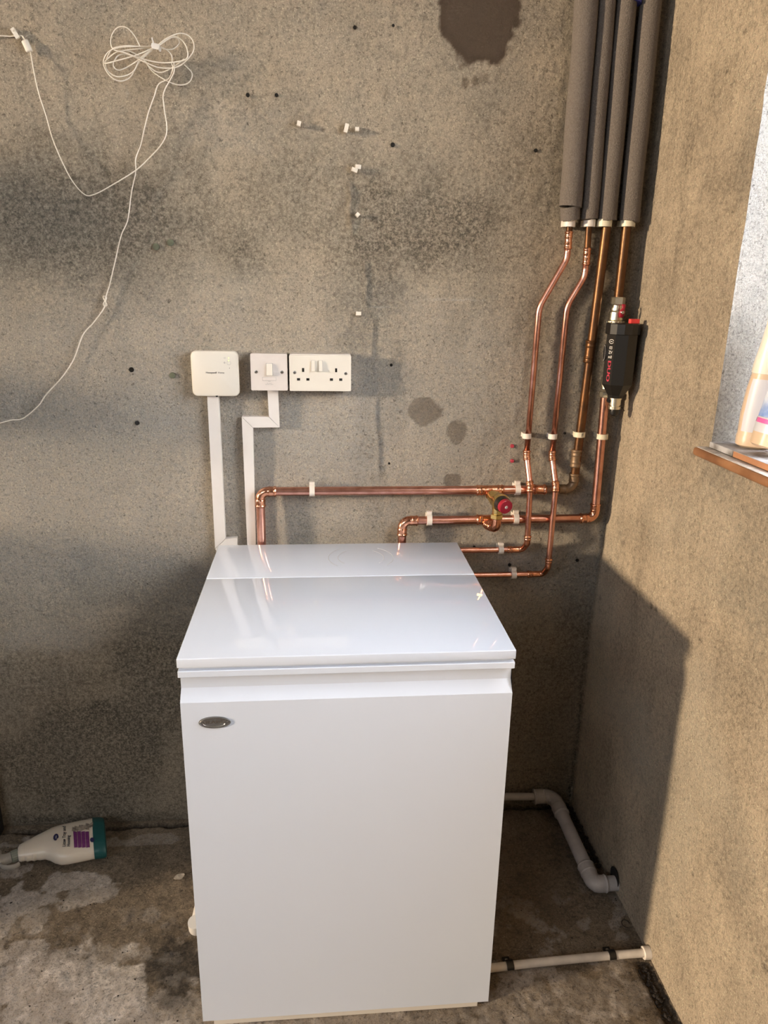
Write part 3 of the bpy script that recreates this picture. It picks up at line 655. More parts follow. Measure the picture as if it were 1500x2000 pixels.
for (px, r, lab) in ((1112, r15, 'white clip under the widest lagging'), (1151, r15, 'white clip under the thinnest lagging'), (1180.5, r22, 'cream clip under the third lagging'), (1226, r22, 'cream clip under the lagging nearest the right wall')):
    c_ = W(px, 436, .03 if r == r22 else .0285)
    clip(c_, vx, r+.0025, lab, 'clip' if r == r15 else 'clipy', wd=.016, tab=False, grp='clips under the foam lagging')

# ------------------------------------------------------------------ bypass valve
tv = W(953, 961, O1); cap = W(989, 991, .118)
ax = toward(tv, cap)
vt = thing('bypass_valve', 'brass valve with round red cap and black collar between the two copper runs', 'valve', tuple(tv))
L = (cap-tv).length
bm = bmesh.new(); lathe(bm, tv, ax, [(.004, .0118), (.012, .0118), (.0125, .0140), (.0155, .0140), (.016, .0120), (.019, .0122)]); obj('branch_socket', bm, M_['copper2'], vt, smooth='auto')
bm = bmesh.new(); lathe(bm, tv, ax, [(.018, .0130), (.026, .0135), (.0262, .0160), (.040, .0180), (.0405, .0195), (L-.040, .0200), (L-.038, .0215), (L-.026, .0225), (L-.0255, .0210)]); obj('valve_body', bm, M_['brass'], vt, smooth='auto')
bm = bmesh.new(); lathe(bm, tv, ax, [(L-.027, .0205), (L-.012, .0195), (L-.011, .0175)]); obj('black_collar', bm, M_['black'], vt, smooth='auto')
bm = bmesh.new(); n = 36
pr = [(L-.013, .0172), (L-.012, .0182), (L-.001, .0177), (L, .0165)]
lathe(bm, tv, ax, pr, 36); cp = obj('red_cap', bm, M_['red'], vt, smooth='auto')
bm = bmesh.new(); lathe(bm, tv, ax, [(L, .0042), (L+.0006, .0042), (L+.0010, .0036)], 18); sc = obj('screw', bm, M_['plastic'], cp, smooth='auto')
e1 = V((ax.z*0+.6, 0, .8)); e1 = (e1-ax*e1.dot(ax)).normalized(); e2 = ax.cross(e1)
bm = bmesh.new(); pc = tv+ax*(L+.0011); prism(bm, [pc+e1*.0036+e2*.0004, pc+e1*.0036-e2*.0004, pc-e1*.0036-e2*.0004, pc-e1*.0036+e2*.0004], ax*.0002); obj('slot', bm, M_['hole'], cp)
om = tv+ax*(L*.55); on = W(973, 1008, -om.y); on = V((om.x, om.y, on.z))
bm = bmesh.new(); sweep(bm, [om, om+(on-om)*.5, on+V((0, 0, .006))], [.0150, .0135, .0120], 20); obj('outlet_neck', bm, M_['brass'], vt, smooth='auto')
bm = bmesh.new(); hexnut(bm, on, (0, 0, -1), .0165, .0125, (1, .2, 0)); obj('hex_nut', bm, M_['brass'], vt, bevel=.0004)
bp_ = V((W(948, 1018, O1).x, -O1, W(948, 1015, O1).z))
low = on+V((0, 0, -.024))
path = fillet([on+V((0, 0, -.004)), on+V((0, 0, -.033)), V((bp_.x+.002, bp_.y-.004, bp_.z-.010))], .021, 16)
pts, s, LL = resample(path, .0012); rad = [.0122+.0014*sum(math.exp(-((t-LL*q)/.0014)**2) for q in (.60, .70, .80, .90)) for t in s]
bm = bmesh.new(); sweep(bm, pts, rad, 20); obj('outlet_elbow', bm, M_['copper2'], vt, smooth=True)

# ------------------------------------------------------------------ magnetic filter
ft = thing('magnetic_filter', 'black filter canister with red lettering hung on the corner pipe', 'filter', tuple(W(1213, 715, .07)))
dB = toward(B2, B3)
def onB(py): # point of the pipe line at pixel row
    k = (py-577)/(772-577); return B2.lerp(B3, k)
bm = bmesh.new(); hexnut(bm, onB(585), dB, .0175, .019, (.3, -1, 0)); obj('union_nut', bm, M_['nickel'], ft, bevel=.0006)
bm = bmesh.new(); p0 = onB(593); lathe(bm, p0, dB, [(0, .0125), (.006, .0125), (.0062, .0150), (.012, .0150), (.0122, .0135), (.016, .0165), (.034, .0170), (.036, .0150)]); obj('valve_body', bm, M_['nickel'], ft, smooth='auto')
bm = bmesh.new(); p1 = onB(628)
sweep(bm, [p1-dB*.006, p1-dB*.0055, p1+dB*.0055, p1+dB*.006], [.0185, .0195, .0195, .0185], 26)
for k in range(13):
    a = 2*PI*k/13; d = V((math.cos(a), math.sin(a), 0)); box(bm, tuple(p1+d*.0195-V((.0018, .0018, .0052))), tuple(p1+d*.0195+V((.0018, .0018, .0052))))
obj('ring_nut', bm, M_['nickel'], ft, bevel=.0004)
# red butterfly handle
hp = onB(606)+V((.004, -.021, 0))
bm = bmesh.new(); Pq = [hp+V((.003, -.002, .018)), hp+V((.002, -.005, .010)), hp+V((0, -.004, 0)), hp+V((-.001, -.003, -.012))]
sweep(bm, catmull(Pq, 6), [.0050, .0052, .0052, .005, .0048, .0045, .0042, .0045, .005, .006, .007, .0078, .008, .0080, .0075, .007, .0065, .006, .0052], 10, flat=.55, up=(1, 0, 0))
hd = obj('red_handle', bm, M_['red'], ft, smooth=True)
bm = bmesh.new(); lathe(bm, hp+V((.0, -.004, 0)), (0, -1, 0), [(0, .0050), (.003, .0048), (.0045, .0035)], 12); obj('screw', bm, M_['steel'], hd, smooth='auto')
# canister
ct = W(1215, 634, .072); cb_ = W(1211.5, 764, .072); cx_, cy_ = (ct.x+cb_.x)/2-.006, -.078
zt, zb = ct.z, cb_.z
FR = .0375
def ngon(z, R_, n=8, rot=PI/8, sx=1, sy=1): return [V((cx_+sx*R_*math.cos(rot+2*PI*k/n), cy_+sy*R_*math.sin(rot+2*PI*k/n), z)) for k in range(n)]
def loft(bm, rings):
    vs = [[bm.verts.new(p) for p in r] for r in rings]; n = len(vs[0])
    for a, b in zip(vs, vs[1:]):
        for k in range(n): bm.faces.new((a[k], a[(k+1) % n], b[(k+1) % n], b[k]))
    bm.faces.new(vs[0][::-1]); bm.faces.new(vs[-1])
zc = W(1213, 654, .10).z; zn = W(1212, 752, .10).z
bm = bmesh.new(); loft(bm, [ngon(zc+.002, FR, rot=0), ngon(zn, FR*1.0, rot=0), ngon(zn-.026, FR*.56, rot=0), ngon(zn-.033, FR*.54, rot=0)]); cn = obj('canister', bm, M_['black'], ft, bevel=.0015)
bm = bmesh.new(); loft(bm, [ngon(zt+.004, FR*1.0, 14), ngon(zt+.002, FR*1.06, 14), ngon(zc+.001, FR*1.06, 14), ngon(zc, FR*1.02, 14)]); obj('canister_cap', bm, M_['black'], ft, bevel=.001)
bm = bmesh.new(); box(bm, (cx_-.012, cy_+.0, zt-.020), (.008, -.022, zt-.002)); box(bm, (cx_-.010, cy_+.030, zn), (.004, -.020, zt-.02)); obj('rear_housing', bm, M_['blackm'], ft, bevel=.002)
bm = bmesh.new(); p = V((cx_+.020, cy_-.012, zt+.004)); box(bm, (p.x-.011, p.y-.007, p.z), (p.x+.011, p.y+.007, p.z+.010)); obj('red_clip', bm, M_['redclip'], ft, bevel=.001)
# round dial behind the lettering
bm = bmesh.new(); dc = V((cx_-FR*.86, cy_-.004, (zc*.62+zn*.38)))
dn = V((-1, -.35, 0)).normalized()
sweep(bm, [dc-V((0, 0, 0))+V((.012, .010, 0)), dc+V((.012, .010, 0))+V((-1, .25, 0)).normalized()*.016], .020, 30); obj('dial', bm, M_['blackm'], ft, smooth='auto')
bm = bmesh.new()
for k in range(15):
    a = math.radians(100+160*k/14); q = dc+V((-.0048, .0125, 0))+V((0, .0, 0)); q = q+V((.25*.0, math.cos(a)*.0, math.sin(a)*.0))
    e_y = V((-.25, -1, 0)).normalized(); pz = dc+V((.012, .010, 0))+V((-1, .25, 0)).normalized()*.0163 + e_y*(-.0*math.cos(a)) + V((0, 0, .0175*math.cos(PI*k/14))) + e_y*(-.0175*math.sin(PI*k/14)*-1)
    lathe(bm, pz, V((-1, .25, 0)), [(0, .0009), (.0006, .0009)], 6)
obj('dial_scale', bm, M_['white_ink'], ft)
# printing on the front-left facet
# facet k: vertices at angles 180 and 225 deg
pA = V((cx_-FR, cy_, 0)); pB = V((cx_+FR*math.cos(PI*1.25), cy_+FR*math.sin(PI*1.25), 0)); fc_ = (pA+pB)/2; fu = (pB-pA).normalized(); fn_ = V((fu.y, -fu.x, 0)); fn_ = fn_ if fn_.dot(V((-1, -1, 0))) > 0 else -fn_
def facet(zc_, sc=1.0, rot=True):
    # text runs downwards: u -> -z, v -> facet right
    return lambda u, v: fc_+fu*(.003+v)+fn_*.0004+V((0, 0, zc_-u))
zz = lambda py: W(1192, py, .095).z
bm = bmesh.new(); put_text(bm, 'DUO', .0175, lambda u, v: facet(zz(725))(u*1.25, v*.85), bold=.0006); obj('red_lettering', bm, M_['red_ink'], cn)['label'] = 'pinkish red DUO lettering'
bm = bmesh.new()
for s_, py in (('03', 679.5), ('ZV', 688.5), ('m0', 697.5)):
    vs_, fs_ = text2d(s_, .0098); f_ = lambda u, v, z_=zz(py): fc_+fu*(.003+u)+fn_*.0004+V((0, 0, z_+v))
    vv = [bm.verts.new(f_(u, v)) for u, v in vs_]
    for f in fs_: bm.faces.new([vv[i] for i in f])
P = [fc_+fu*(.003+.0070*math.cos(a))+fn_*.0005+V((0, 0, zz(667)+.0048*math.sin(a))) for a in [2*PI*k/24 for k in range(24)]]
sweep(bm, P[1:], .0006, 6); c0 = fc_+fu*.003+fn_*.0005+V((0, 0, zz(667))); sweep(bm, [c0-fu*.0032, c0+fu*.0030], .0008, 6)
obj('white_lettering', bm, M_['white_ink'], cn)
bm = bmesh.new(); fn2 = V((0, -1, 0)); pf = V((cx_-.006, cy_-FR*.94-.001, zz(688))); fu2 = V((1, 0, 0))
# lower outlet nut and drain
bm.free(); bm = bmesh.new(); p2 = onB(766); lathe(bm, onB(735), dB, [(0, .0145), (.022, .0150), (.0225, .013), (.028, .013)]); obj('outlet_body', bm, M_['nickel'], ft, smooth='auto')
bm = bmesh.new(); hexnut(bm, onB(770), dB, .0160, .015, (.3, -1, 0)); obj('union_nut', bm, M_['nickel'], ft, bevel=.0006)
zd = zn-.033; dcx = V((cx_, cy_, zd))
bm = bmesh.new(); lathe(bm, dcx, (0, 0, -1), [(-.002, .0160), (.004, .0160), (.0045, .0145), (.018, .0142), (.0185, .0115), (.021, .0115)]); obj('drain_cock', bm, M_['nickel'], ft, smooth='auto')
bm = bmesh.new(); sweep(bm, [dcx+V((0, 0, -.021)), dcx+V((0, 0, -.0215)), dcx+V((0, 0, -.0275)), dcx+V((0, 0, -.028))], [.0135, .0148, .0148, .0135], 18); obj('drain_ring', bm, M_['nickel'], ft, bevel=.0003)
bm = bmesh.new(); lathe(bm, dcx+V((0, 0, -.028)), (0, 0, -1), [(0, .0112), (.007, .0120), (.013, .0105), (.0165, .005)]); obj('drain_knob', bm, M_['black'], ft, smooth='auto')
bm = bmesh.new(); q = dcx+V((-.015, -.002, -.006)); lathe(bm, q, (-.4, -1, 0), [(-.006, .0070), (0, .0072), (.003, .006)], 14); obj('side_knob', bm, M_['black'], ft, smooth='auto')
bm = bmesh.new(); sweep(bm, [dcx+V((.004, -.004, -.024)), dcx+V((.018, -.006, -.024)), dcx+V((.024, -.006, -.032))], .0009, 6); obj('retaining_strap', bm, M_['black'], ft)

# ------------------------------------------------------------------ switches and sockets
def rrect(cx, cz, w_, h_, r, n=6):
    P = []
    for sx, sz, a0 in ((1, 1, 0), (-1, 1, 90), (-1, -1, 180), (1, -1, 270)):
        for k in range(n+1):
            a = math.radians(a0+90*k/n); P.append((cx+sx*(w_/2-r)+r*math.cos(a), cz+sz*(h_/2-r)+r*math.sin(a)))
    return P
def slab(bm, cx, cz, w_, h_, r, y0, y1, mi=0): prism(bm, [(x, y0, z) for x, z in rrect(cx, cz, w_, h_, r)], (0, y1-y0, 0), mi)
def screw(parent, x, y, z, r=.0040):
    bm = bmesh.new(); lathe(bm, (x, y, z), (0, -1, 0), [(0, r), (.0006, r), (.0010, r*.7)], 14); s_ = obj('screw', bm, M_['steel'], parent, smooth='auto')
    bm = bmesh.new(); box(bm, (x-r*.8, y-.0012, z-.0004), (x+r*.8, y-.0009, z+.0004)); obj('slot', bm, M_['hole'], s_)
XS, ZS, YP = -.9154, 1.3293, -.0405
sp = thing('fused_spur', 'square white fused switch plate left of the double socket', 'switch', (XS+.043, 0, ZS-.043))
cx, cz = XS+.043, ZS-.043
bm = bmesh.new(); slab(bm, cx, cz, .084, .084, .002, .001, -.031); obj('back_box', bm, M_['plate'], sp, bevel=.0008)
bm = bmesh.new(); slab(bm, cx, cz, .086, .086, .003, -.031, YP); obj('face_plate', bm, M_['plate'], sp, smooth='auto', bevel=.0014)
bm = bmesh.new(); xr, zr_ = cx+.001, cz+.006
prism(bm, [(xr-.0070, YP, zr_+.014), (xr+.0070, YP, zr_+.014), (xr+.0070, YP, zr_-.013), (xr-.0070, YP, zr_-.013)], (0, -.0028, 0))
bm.verts.ensure_lookup_table()
for v in bm.verts:
    if v.co.y < YP-.001 and v.co.z < zr_: v.co.y -= .0035
rk = obj('rocker', bm, M_['cream'], sp, bevel=.0005)
bm = bmesh.new(); box(bm, (xr-.0078, YP-.0003, zr_-.0140), (xr+.0078, YP+.0001, zr_+.0148)); obj('rocker_gap', bm, M_['grey_ink'], sp)
bm = bmesh.new(); box(bm, (cx-.0160, YP-.0003, cz-.0200), (cx+.0160, YP+.001, cz-.0120)); fh = obj('carrier_gap', bm, M_['grey_ink'], sp)
bm = bmesh.new(); box(bm, (cx-.0156, YP-.0009, cz-.0196), (cx+.0156, YP+.001, cz-.0124)); obj('fuse_carrier', bm, M_['plate'], sp, bevel=.0003)
bm = bmesh.new()
for s_, z_ in (('FUSE', cz-.0215), ('BS 1363-4', cz-.026), ('13A MAX 250V~', cz-.0285)): put_text(bm, s_, .0028, lambda u, v, z_=z_: V((cx+u, YP-.0004, z_+v)))
obj('lettering', bm, M_['grey_ink'], sp)
bm = bmesh.new(); put_text(bm, 'L', .0022, lambda u, v: V((xr+.003+u, YP-.0031-.0005, zr_+.0095+v))); obj('switch_mark', bm, M_['grey_ink'], rk)
screw(sp, cx-.0302, YP, cz+.0005); screw(sp, cx+.0302, YP, cz+.0005)
dx0 = XS+.0905; dcx_, dcz = dx0+.073, cz-.0005
ds = thing('double_socket', 'white double wall socket with two rocker switches', 'socket', (dcx_, 0, dcz))
bm = bmesh.new(); slab(bm, dcx_, dcz, .145, .086, .003, .001, -.033); obj('back_box', bm, M_['plate'], ds, bevel=.001)
bm = bmesh.new(); slab(bm, dcx_, dcz-.001, .146, .084, .003, -.033, YP-.001); obj('face_plate', bm, M_['cream'], ds, smooth='auto', bevel=.0018)
YD = YP-.001
for k, (xo, tl) in enumerate(((-.0088, 1), (.0088, 1))):
    bm = bmesh.new(); x_ = dcx_+xo-.008; z_ = dcz+.0165
    box(bm, (x_-.0047, YD-.0003, z_-.0127), (x_+.0047, YD, z_+.0127)); obj('rocker_gap', bm, M_['grey_ink'], ds)
    bm = bmesh.new(); prism(bm, [(x_-.0042, YD, z_+.0122), (x_+.0042, YD, z_+.0122), (x_+.0042, YD, z_-.0122), (x_-.0042, YD, z_-.0122)], (0, -.0025, 0))
    for v in bm.verts:
        if v.co.y < YD-.001 and v.co.z < z_: v.co.y -= .0030
    obj('rocker', bm, M_['cream'], ds, bevel=.0005)
for xo in (-.0405, .0375):
    for (a, b, w_, h_) in ((0, .0065, .0050, .0092), (-.0112, -.0155, .0074, .0058), (.0110, -.0155, .0074, .0058)):
        bm = bmesh.new(); box(bm, (dcx_+xo+a-w_/2, YD-.0004, dcz+b-h_/2), (dcx_+xo+a+w_/2, YD+.001, dcz+b+h_/2)); obj('pin_hole', bm, M_['hole'], ds)
screw(ds, dcx_-.0605, YD, dcz+.0005); screw(ds, dcx_+.0605, YD, dcz-.001)
# ------------------------------------------------------------------ heating control box
h0 = W(372, 685, .029); h1 = W(468, 774, .029); h2 = W(377, 772, .029); h3 = W(463, 685, .029)
hxc = (W(373, 730, .029).x+W(466.5, 730, .029).x)/2; hzc = (W(420, 685.5, .029).z+W(420, 774.5, .029).z)/2; hw = .1105; hh = W(420, 685.5, .029).z-W(420, 774.5, .029).z
hb = thing('heating_receiver', 'rounded square cream control box with tiny lights left of the switch', 'control box', (hxc, 0, hzc))
bm = bmesh.new()
R3 = [[(x, 0.001, z) for x, z in rrect(hxc, hzc, hw-.006, hh-.006, .011)], [(x, -.016, z) for x, z in rrect(hxc, hzc, hw, hh, .013)], [(x, -.024, z) for x, z in rrect(hxc, hzc, hw, hh, .013)], [(x, -.0275, z) for x, z in rrect(hxc, hzc, hw-.003, hh-.003, .012)], [(x, -.0292, z) for x, z in rrect(hxc, hzc, hw-.010, hh-.010, .010)]]
loft(bm, [[V(p) for p in r] for r in R3]); hc = obj('casing', bm, M_['cream'], hb, smooth='auto')
YH = -.0294
bm = bmesh.new(); put_text(bm, 'Honeywell', .0058, lambda u, v: V((hxc-.0085+u, YH-.0001, hzc+.003+v)), bold=.00012); obj('lettering', bm, M_['dark_ink'], hb); bm = bmesh.new(); put_text(bm, 'Home', .0058, lambda u, v: V((hxc+.0148+u, YH-.0001, hzc+.003+v)))
obj('lettering', bm, M_['dark_ink'], hb)
lx = hxc+.0335; lz = hzc+.0375
for z_ in (lz, lz-.0062):
    bm = bmesh.new(); disc(bm, (lx, YH+.0002, z_), .0014, h=.0006); obj('indicator_light', bm, M_['led'], hb)
bm = bmesh.new(); P = [V((lx+.0046*math.cos(a), YH, lz-.0115+.0046*math.sin(a))) for a in [2*PI*k/24 for k in range(25)]]; sweep(bm, P, .00022, 5); obj('button', bm, M_['grey_ink'], hb)
bm = bmesh.new(); disc(bm, (lx+.001, YH+.0002, lz-.0235), .0008, h=.0004); obj('reset_hole', bm, M_['hole'], hb)
bm = bmesh.new()
P = [V((lx-.010+.0016*math.cos(a), YH, lz-.0110+.0016*math.sin(a))) for a in [2*PI*k/12 for k in range(13)]]; sweep(bm, P, .0004, 5)
sweep(bm, [V((lx-.0125, YH, lz)), V((lx-.0095, YH, lz))], .0003, 5); P = [V((lx-.0095+.0017*math.cos(a), YH, lz+.0017*math.sin(a))) for a in [-PI/2+PI*k/8 for k in range(9)]]; sweep(bm, P, .0003, 5)
obj('symbols', bm, M_['grey_ink'], hb)
bm = bmesh.new(); disc(bm, (hxc+.0015, -.0272, hzc-hh/2+.0016), .0030, h=.0006); obj('fixing_hole', bm, M_['hole'], hb)
# ------------------------------------------------------------------ trunking
TO = .016
def trunk(label, polys, loc):
    t = thing('cable_trunking', label, 'cable trunking', loc)
    for poly in polys:
        bm = bmesh.new(); P = [W(x, y, TO) for x, y in poly]; c = sum(P, V())/len(P); P = [c+(p-c)*(1-.0006/max(.001, (p-c).length)) for p in P]
        P0 = [V((p.x, .002, p.z)) for p in P]; prism(bm, P0, (0, -TO-.002, 0)); obj('trunking_length', bm, M_['trunk'], t, bevel=.0010, seg=2)
    return t
trunk('white trunking running down from the cream control box to the boiler', [[(404.5, 772), (427, 772), (440.5, 1052.5), (420, 1072)], [(440.5, 1052.5), (463.5, 1050.5), (464.5, 1090), (428, 1092), (420, 1072)]], tuple(W(420, 900)))
trunk('white stepped trunking from the fused switch down beside the copper pipe', [[(522, 758), (543, 758), (546, 835), (525, 814)], [(525, 814), (546, 835), (494, 835.5), (472, 814)], [(472, 814), (494, 835.5), (500, 1080), (483.5, 1080)]], tuple(W(490, 900)))

# ------------------------------------------------------------------ thin white cord with its coil
ck = thing('extension_cord', 'thin white cord hanging coiled and tied on the upper left of the wall', 'cord', tuple(W(305, 90)))
def c3(L, o): # crop coordinates x3
    n = len(L); return [W(x/3, y/3, (o[0]+(o[1]-o[0])*i/(n-1))*(1.35 if y < 500 else 1.2)+.003*math.sin(i*1.7)) for i, (x, y) in enumerate(L)]
coils = [
 ([(1010,372),(1003,320),(960,282),(915,272),(820,285),(700,300),(640,335),(612,370),(660,362),(800,322),(915,272)], (.020, .030)),
 ([(915,272),(980,222),(1060,195),(1120,222),(1137,282),(1110,335),(1040,392),(940,397),(850,365),(760,322),(700,322),(672,352),(664,385),(690,410),(735,398),(810,352),(915,272)], (.030, .022)),
 ([(915,275),(960,240),(1010,212),(1062,232),(1097,290),(1085,350),(960,368),(850,350),(740,312),(660,285),(652,215),(688,162),(742,162),(790,212),(820,272)], (.026, .034)),
 ([(820,272),(700,278),(630,308),(606,372),(640,440),(700,475),(765,450),(815,365),(915,272)], (.034, .020)),
 ([(915,275),(1000,290),(1048,258),(1040,225),(1000,222),(930,268),(830,332),(780,420),(700,450),(640,425),(618,372),(655,290),(730,268),(830,272),(915,270)], (.022, .028)),
 ([(700,300),(760,300),(840,348),(890,415),(970,470),(1050,498),(1108,482),(1125,430),(1080,378)], (.020, .018)),
 ([(830,330),(870,385),(935,425),(1010,395),(1080,345)], (.020, .026)),
 ([(1005,370),(1012,402),(990,460),(930,492),(905,560),(870,660),(845,760),(825,850),(795,930),(795,1010),(770,1130),(748,1290),(710,1380),(675,1530),(640,1680)], (.024, .010)),
 ([(1020,368),(1017,430),(960,540),(960,620),(978,760),(950,840),(880,920),(790,1002),(650,1088),(560,1136),(500,1142),(430,1070),(370,960),(310,820),(270,680),(225,540),(195,400),(178,300)], (.024, .012)),
]
for L_, o_ in coils:
    bm = bmesh.new(); sweep(bm, catmull(c3(L_, o_), 7), .00135, 8, flat=.75); obj('strand', bm, M_['cord'], ck, smooth=True)
P = [(213.3, 560), (207, 579), (204, 600), (183, 630), (162, 654), (144, 702), (120, 738), (90, 771), (75, 792), (45, 817), (20, 821), (-20, 832)]
bm = bmesh.new(); sweep(bm, catmull([W(x, y, .010) for x, y in P], 7), .0015, 8, flat=.75); obj('strand', bm, M_['cord'], ck, smooth=True)
kn = W(205, 588, .010)
bm = bmesh.new(); Pk = [kn+V((.006*math.sin(t*2.0)*(.6), -.002*math.cos(t*3), .011*math.cos(t))) for t in [k*.35 for k in range(19)]]
sweep(bm, catmull(Pk, 4), .0014, 7); obj('knot', bm, M_['cord'], ck, smooth=True)
ta, tb = W(302, 86, .042), W(308, 96, .042)
bm = bmesh.new(); dd = toward(ta, tb); c_ = (ta+tb)/2
for k in range(1): sweep(bm, [c_+V((-.006, .008, .001)), c_+V((-.0065, -.006, 0)), c_+V((.0055, -.007, -.002)), c_+V((.006, .008, -.002))], .0055, 8, flat=.5, up=(0, 0, 1))
sweep(bm, [c_+V((-.004, -.006, .004)), c_+V((-.006, -.008, .014))], .0018, 6); obj('cord_tie', bm, M_['plastic'], ck, smooth='auto')
pa, pb = W(48, 79, .012), W(58, 101, .012)
bm = bmesh.new(); sweep(bm, [pa, pa.lerp(pb, .06), pa.lerp(pb, .94), pb], [.0055, .0068, .0068, .0055], 12, flat=.75, up=(1, 0, 0), square=4); obj('inline_connector', bm, M_['cord'], ck, smooth='auto')
bm = bmesh.new(); sweep(bm, catmull([W(48, 78, .012), W(44, 71, .010), W(36, 70, .007), W(20, 71, .005), W(0, 70, .005), W(-25, 71, .005)], 6), .0013, 8); obj('strand', bm, M_['cord'], ck, smooth=True)
# ------------------------------------------------------------------ cable clips left on the wall, plugs
def cclip(px, py, ang, ln, label, nail=True, arms=True, d=.012):
    c = W(px, py, .0); u = V((math.cos(ang), 0, math.sin(ang))); v = V((-u.z, 0, u.x))
    bm = bmesh.new(); h = d
    P = [c+u*a*ln/2+v*b*.0042 for a, b in ((-1, -1), (1, -1), (1, 1), (-1, 1))]; prism(bm, [p+V((0, -h*.45, 0)) for p in P], (0, -h*.55, 0))
    P = [c+u*a*ln/2+v*b*.0042 for a, b in ((-1, -1), (-.35, -1), (-.35, 1), (-1, 1))]; prism(bm, [p+V((0, .002, 0)) for p in P], (0, -h*.5-.002, 0))
    o = obj('cable_clip', bm, M_['cord'], None, bevel=.0007, seg=2)
    if nail:
        bm = bmesh.new(); q = c-u*ln*.25; lathe(bm, q+V((0, .001, 0)), (0, -1, 0), [(0, .0012), (h+.003, .0012), (h+.0032, .0024), (h+.004, .0022)], 10); obj('nail', bm, M_['cord'], o)
    return tag(o, label, 'cable clip', 'empty cable clips left on the wall')
cclip(33, 68, math.radians(-60), .020, 'cable clip holding the cord beside its connector, top left of the wall')
cclip(584, 243, math.radians(75), .010, 'lone tiny white clip left of the paired clips')
cclip(676, 252, math.radians(75), .018, 'tilted white clip beside the tiny ring clip')
cclip(697, 254, math.radians(90), .008, 'tiny ring clip right of the tilted white clip')
cclip(692, 333, math.radians(-20), .014, 'lower left one of two touching white clips')
cclip(699, 327, math.radians(-5), .013, 'upper right one of two touching white clips')
cclip(698, 420, math.radians(45), .009, 'single white clip below the two touching clips')
cclip(700, 612, math.radians(0), .012, 'lowest white clip above the double socket', nail=False)
for (px, py, r, ml, lab) in ((305,482,.0075,'plugg','left one of two dark green wall plugs'),(333,474,.0075,'plugg','right one of two dark green wall plugs'),(337,733,.0072,'plugg','dark green wall plug left of the cream control box'),(1000,871,.0050,'plugr','upper of two small red wall plugs'),(1000,900,.0048,'plugr','lower of two small red wall plugs')):
    bm = bmesh.new(); p = W(px, py, 0); lathe(bm, p+V((0, .004, 0)), (0, -1, 0), [(0, r), (.0068, r), (.0075, r*.85), (.0074, r*.60), (.0058, r*.58)], 18); o = obj('wall_plug', bm, M_[ml], None, smooth='auto')
    bm = bmesh.new(); disc(bm, p+V((0, -.0012, 0)), r*.60); obj('bore', bm, M_['hole'], o)
    tag(o, lab, 'wall plug', 'plastic plugs set in the back wall')

# ------------------------------------------------------------------ waste pipe and floor conduit
wp = thing('waste_pipe', 'grey white plastic waste pipe bending along the floor into the right wall', 'pipe', tuple(Z(1150, 1700, 0)))
w0 = W(960, 1556, .032); w1 = W(1042, 1556, .032); w2 = W(1081, 1560, .034); w3 = W(1097, 1587, .060); w4 = Z(1160, 1727, .026); w5 = Z(1225, 1727, .026); w5.y = w4.y; w5.z = w4.z
w3 = w2.lerp(w4, .0); 
straight('thin_pipe', w0, w1+V((.01, 0, 0)), .0108, wp, M_['pvc'])
w2 = V((w2.x, w1.y, w1.z))
ebd = toward(w2, w4)
fitting('elbow', fillet([w1, w2, w2+ebd*.075], .032, 12), .0186, wp, M_['pvc'], sock=.030, bead=.0014)
bm = bmesh.new(); sweep(bm, [w2+ebd*.05, w4-ebd*.03], .0185, 24); obj('pipe', bm, M_['pvc'], wp, smooth='auto')
fitting('elbow', fillet([w4-ebd*.060, w4, V((-.030, w4.y, w4.z))], .030, 12), .0186, wp, M_['pvc'], sock=.026, bead=.0014)
bm = bmesh.new(); sweep(bm, [V((-.045, w4.y, w4.z)), V((.05, w4.y, w4.z))], .0188, 24); obj('pipe', bm, M_['pvc'], wp, smooth='auto')
bm = bmesh.new(); sweep(bm, [V((-.0075, w4.y+.006, w4.z+.013)), V((-.006, w4.y+.006, w4.z+.013))], [.026, .025], 20); obj('drill_hole', bm, M_['hole'], wr)
cdt = thing('conduit', 'cream plastic conduit crossing the floor under two black saddles', 'pipe', tuple(Z(1100, 1875, 0)))
k0 = Z(940, 1893, .010); k1 = Z(1040, 1881, .0105); k2 = Z(1195, 1866, .0115); k3 = Z(1259, 1861, .013)
bm = bmesh.new(); sweep(bm, catmull([k0, k1, k2, k3], 8), .0093, 18); obj('pipe', bm, M_['pvcl'], cdt, smooth='auto')
kd = toward(k2, k3)
bm = bmesh.new(); sweep(bm, [k3-kd*.004, k3-kd*.003, k3+kd*.012], [.0135, .0145, .0145], 22); obj('socket_end', bm, M_['pvcl'], cdt, smooth='auto')
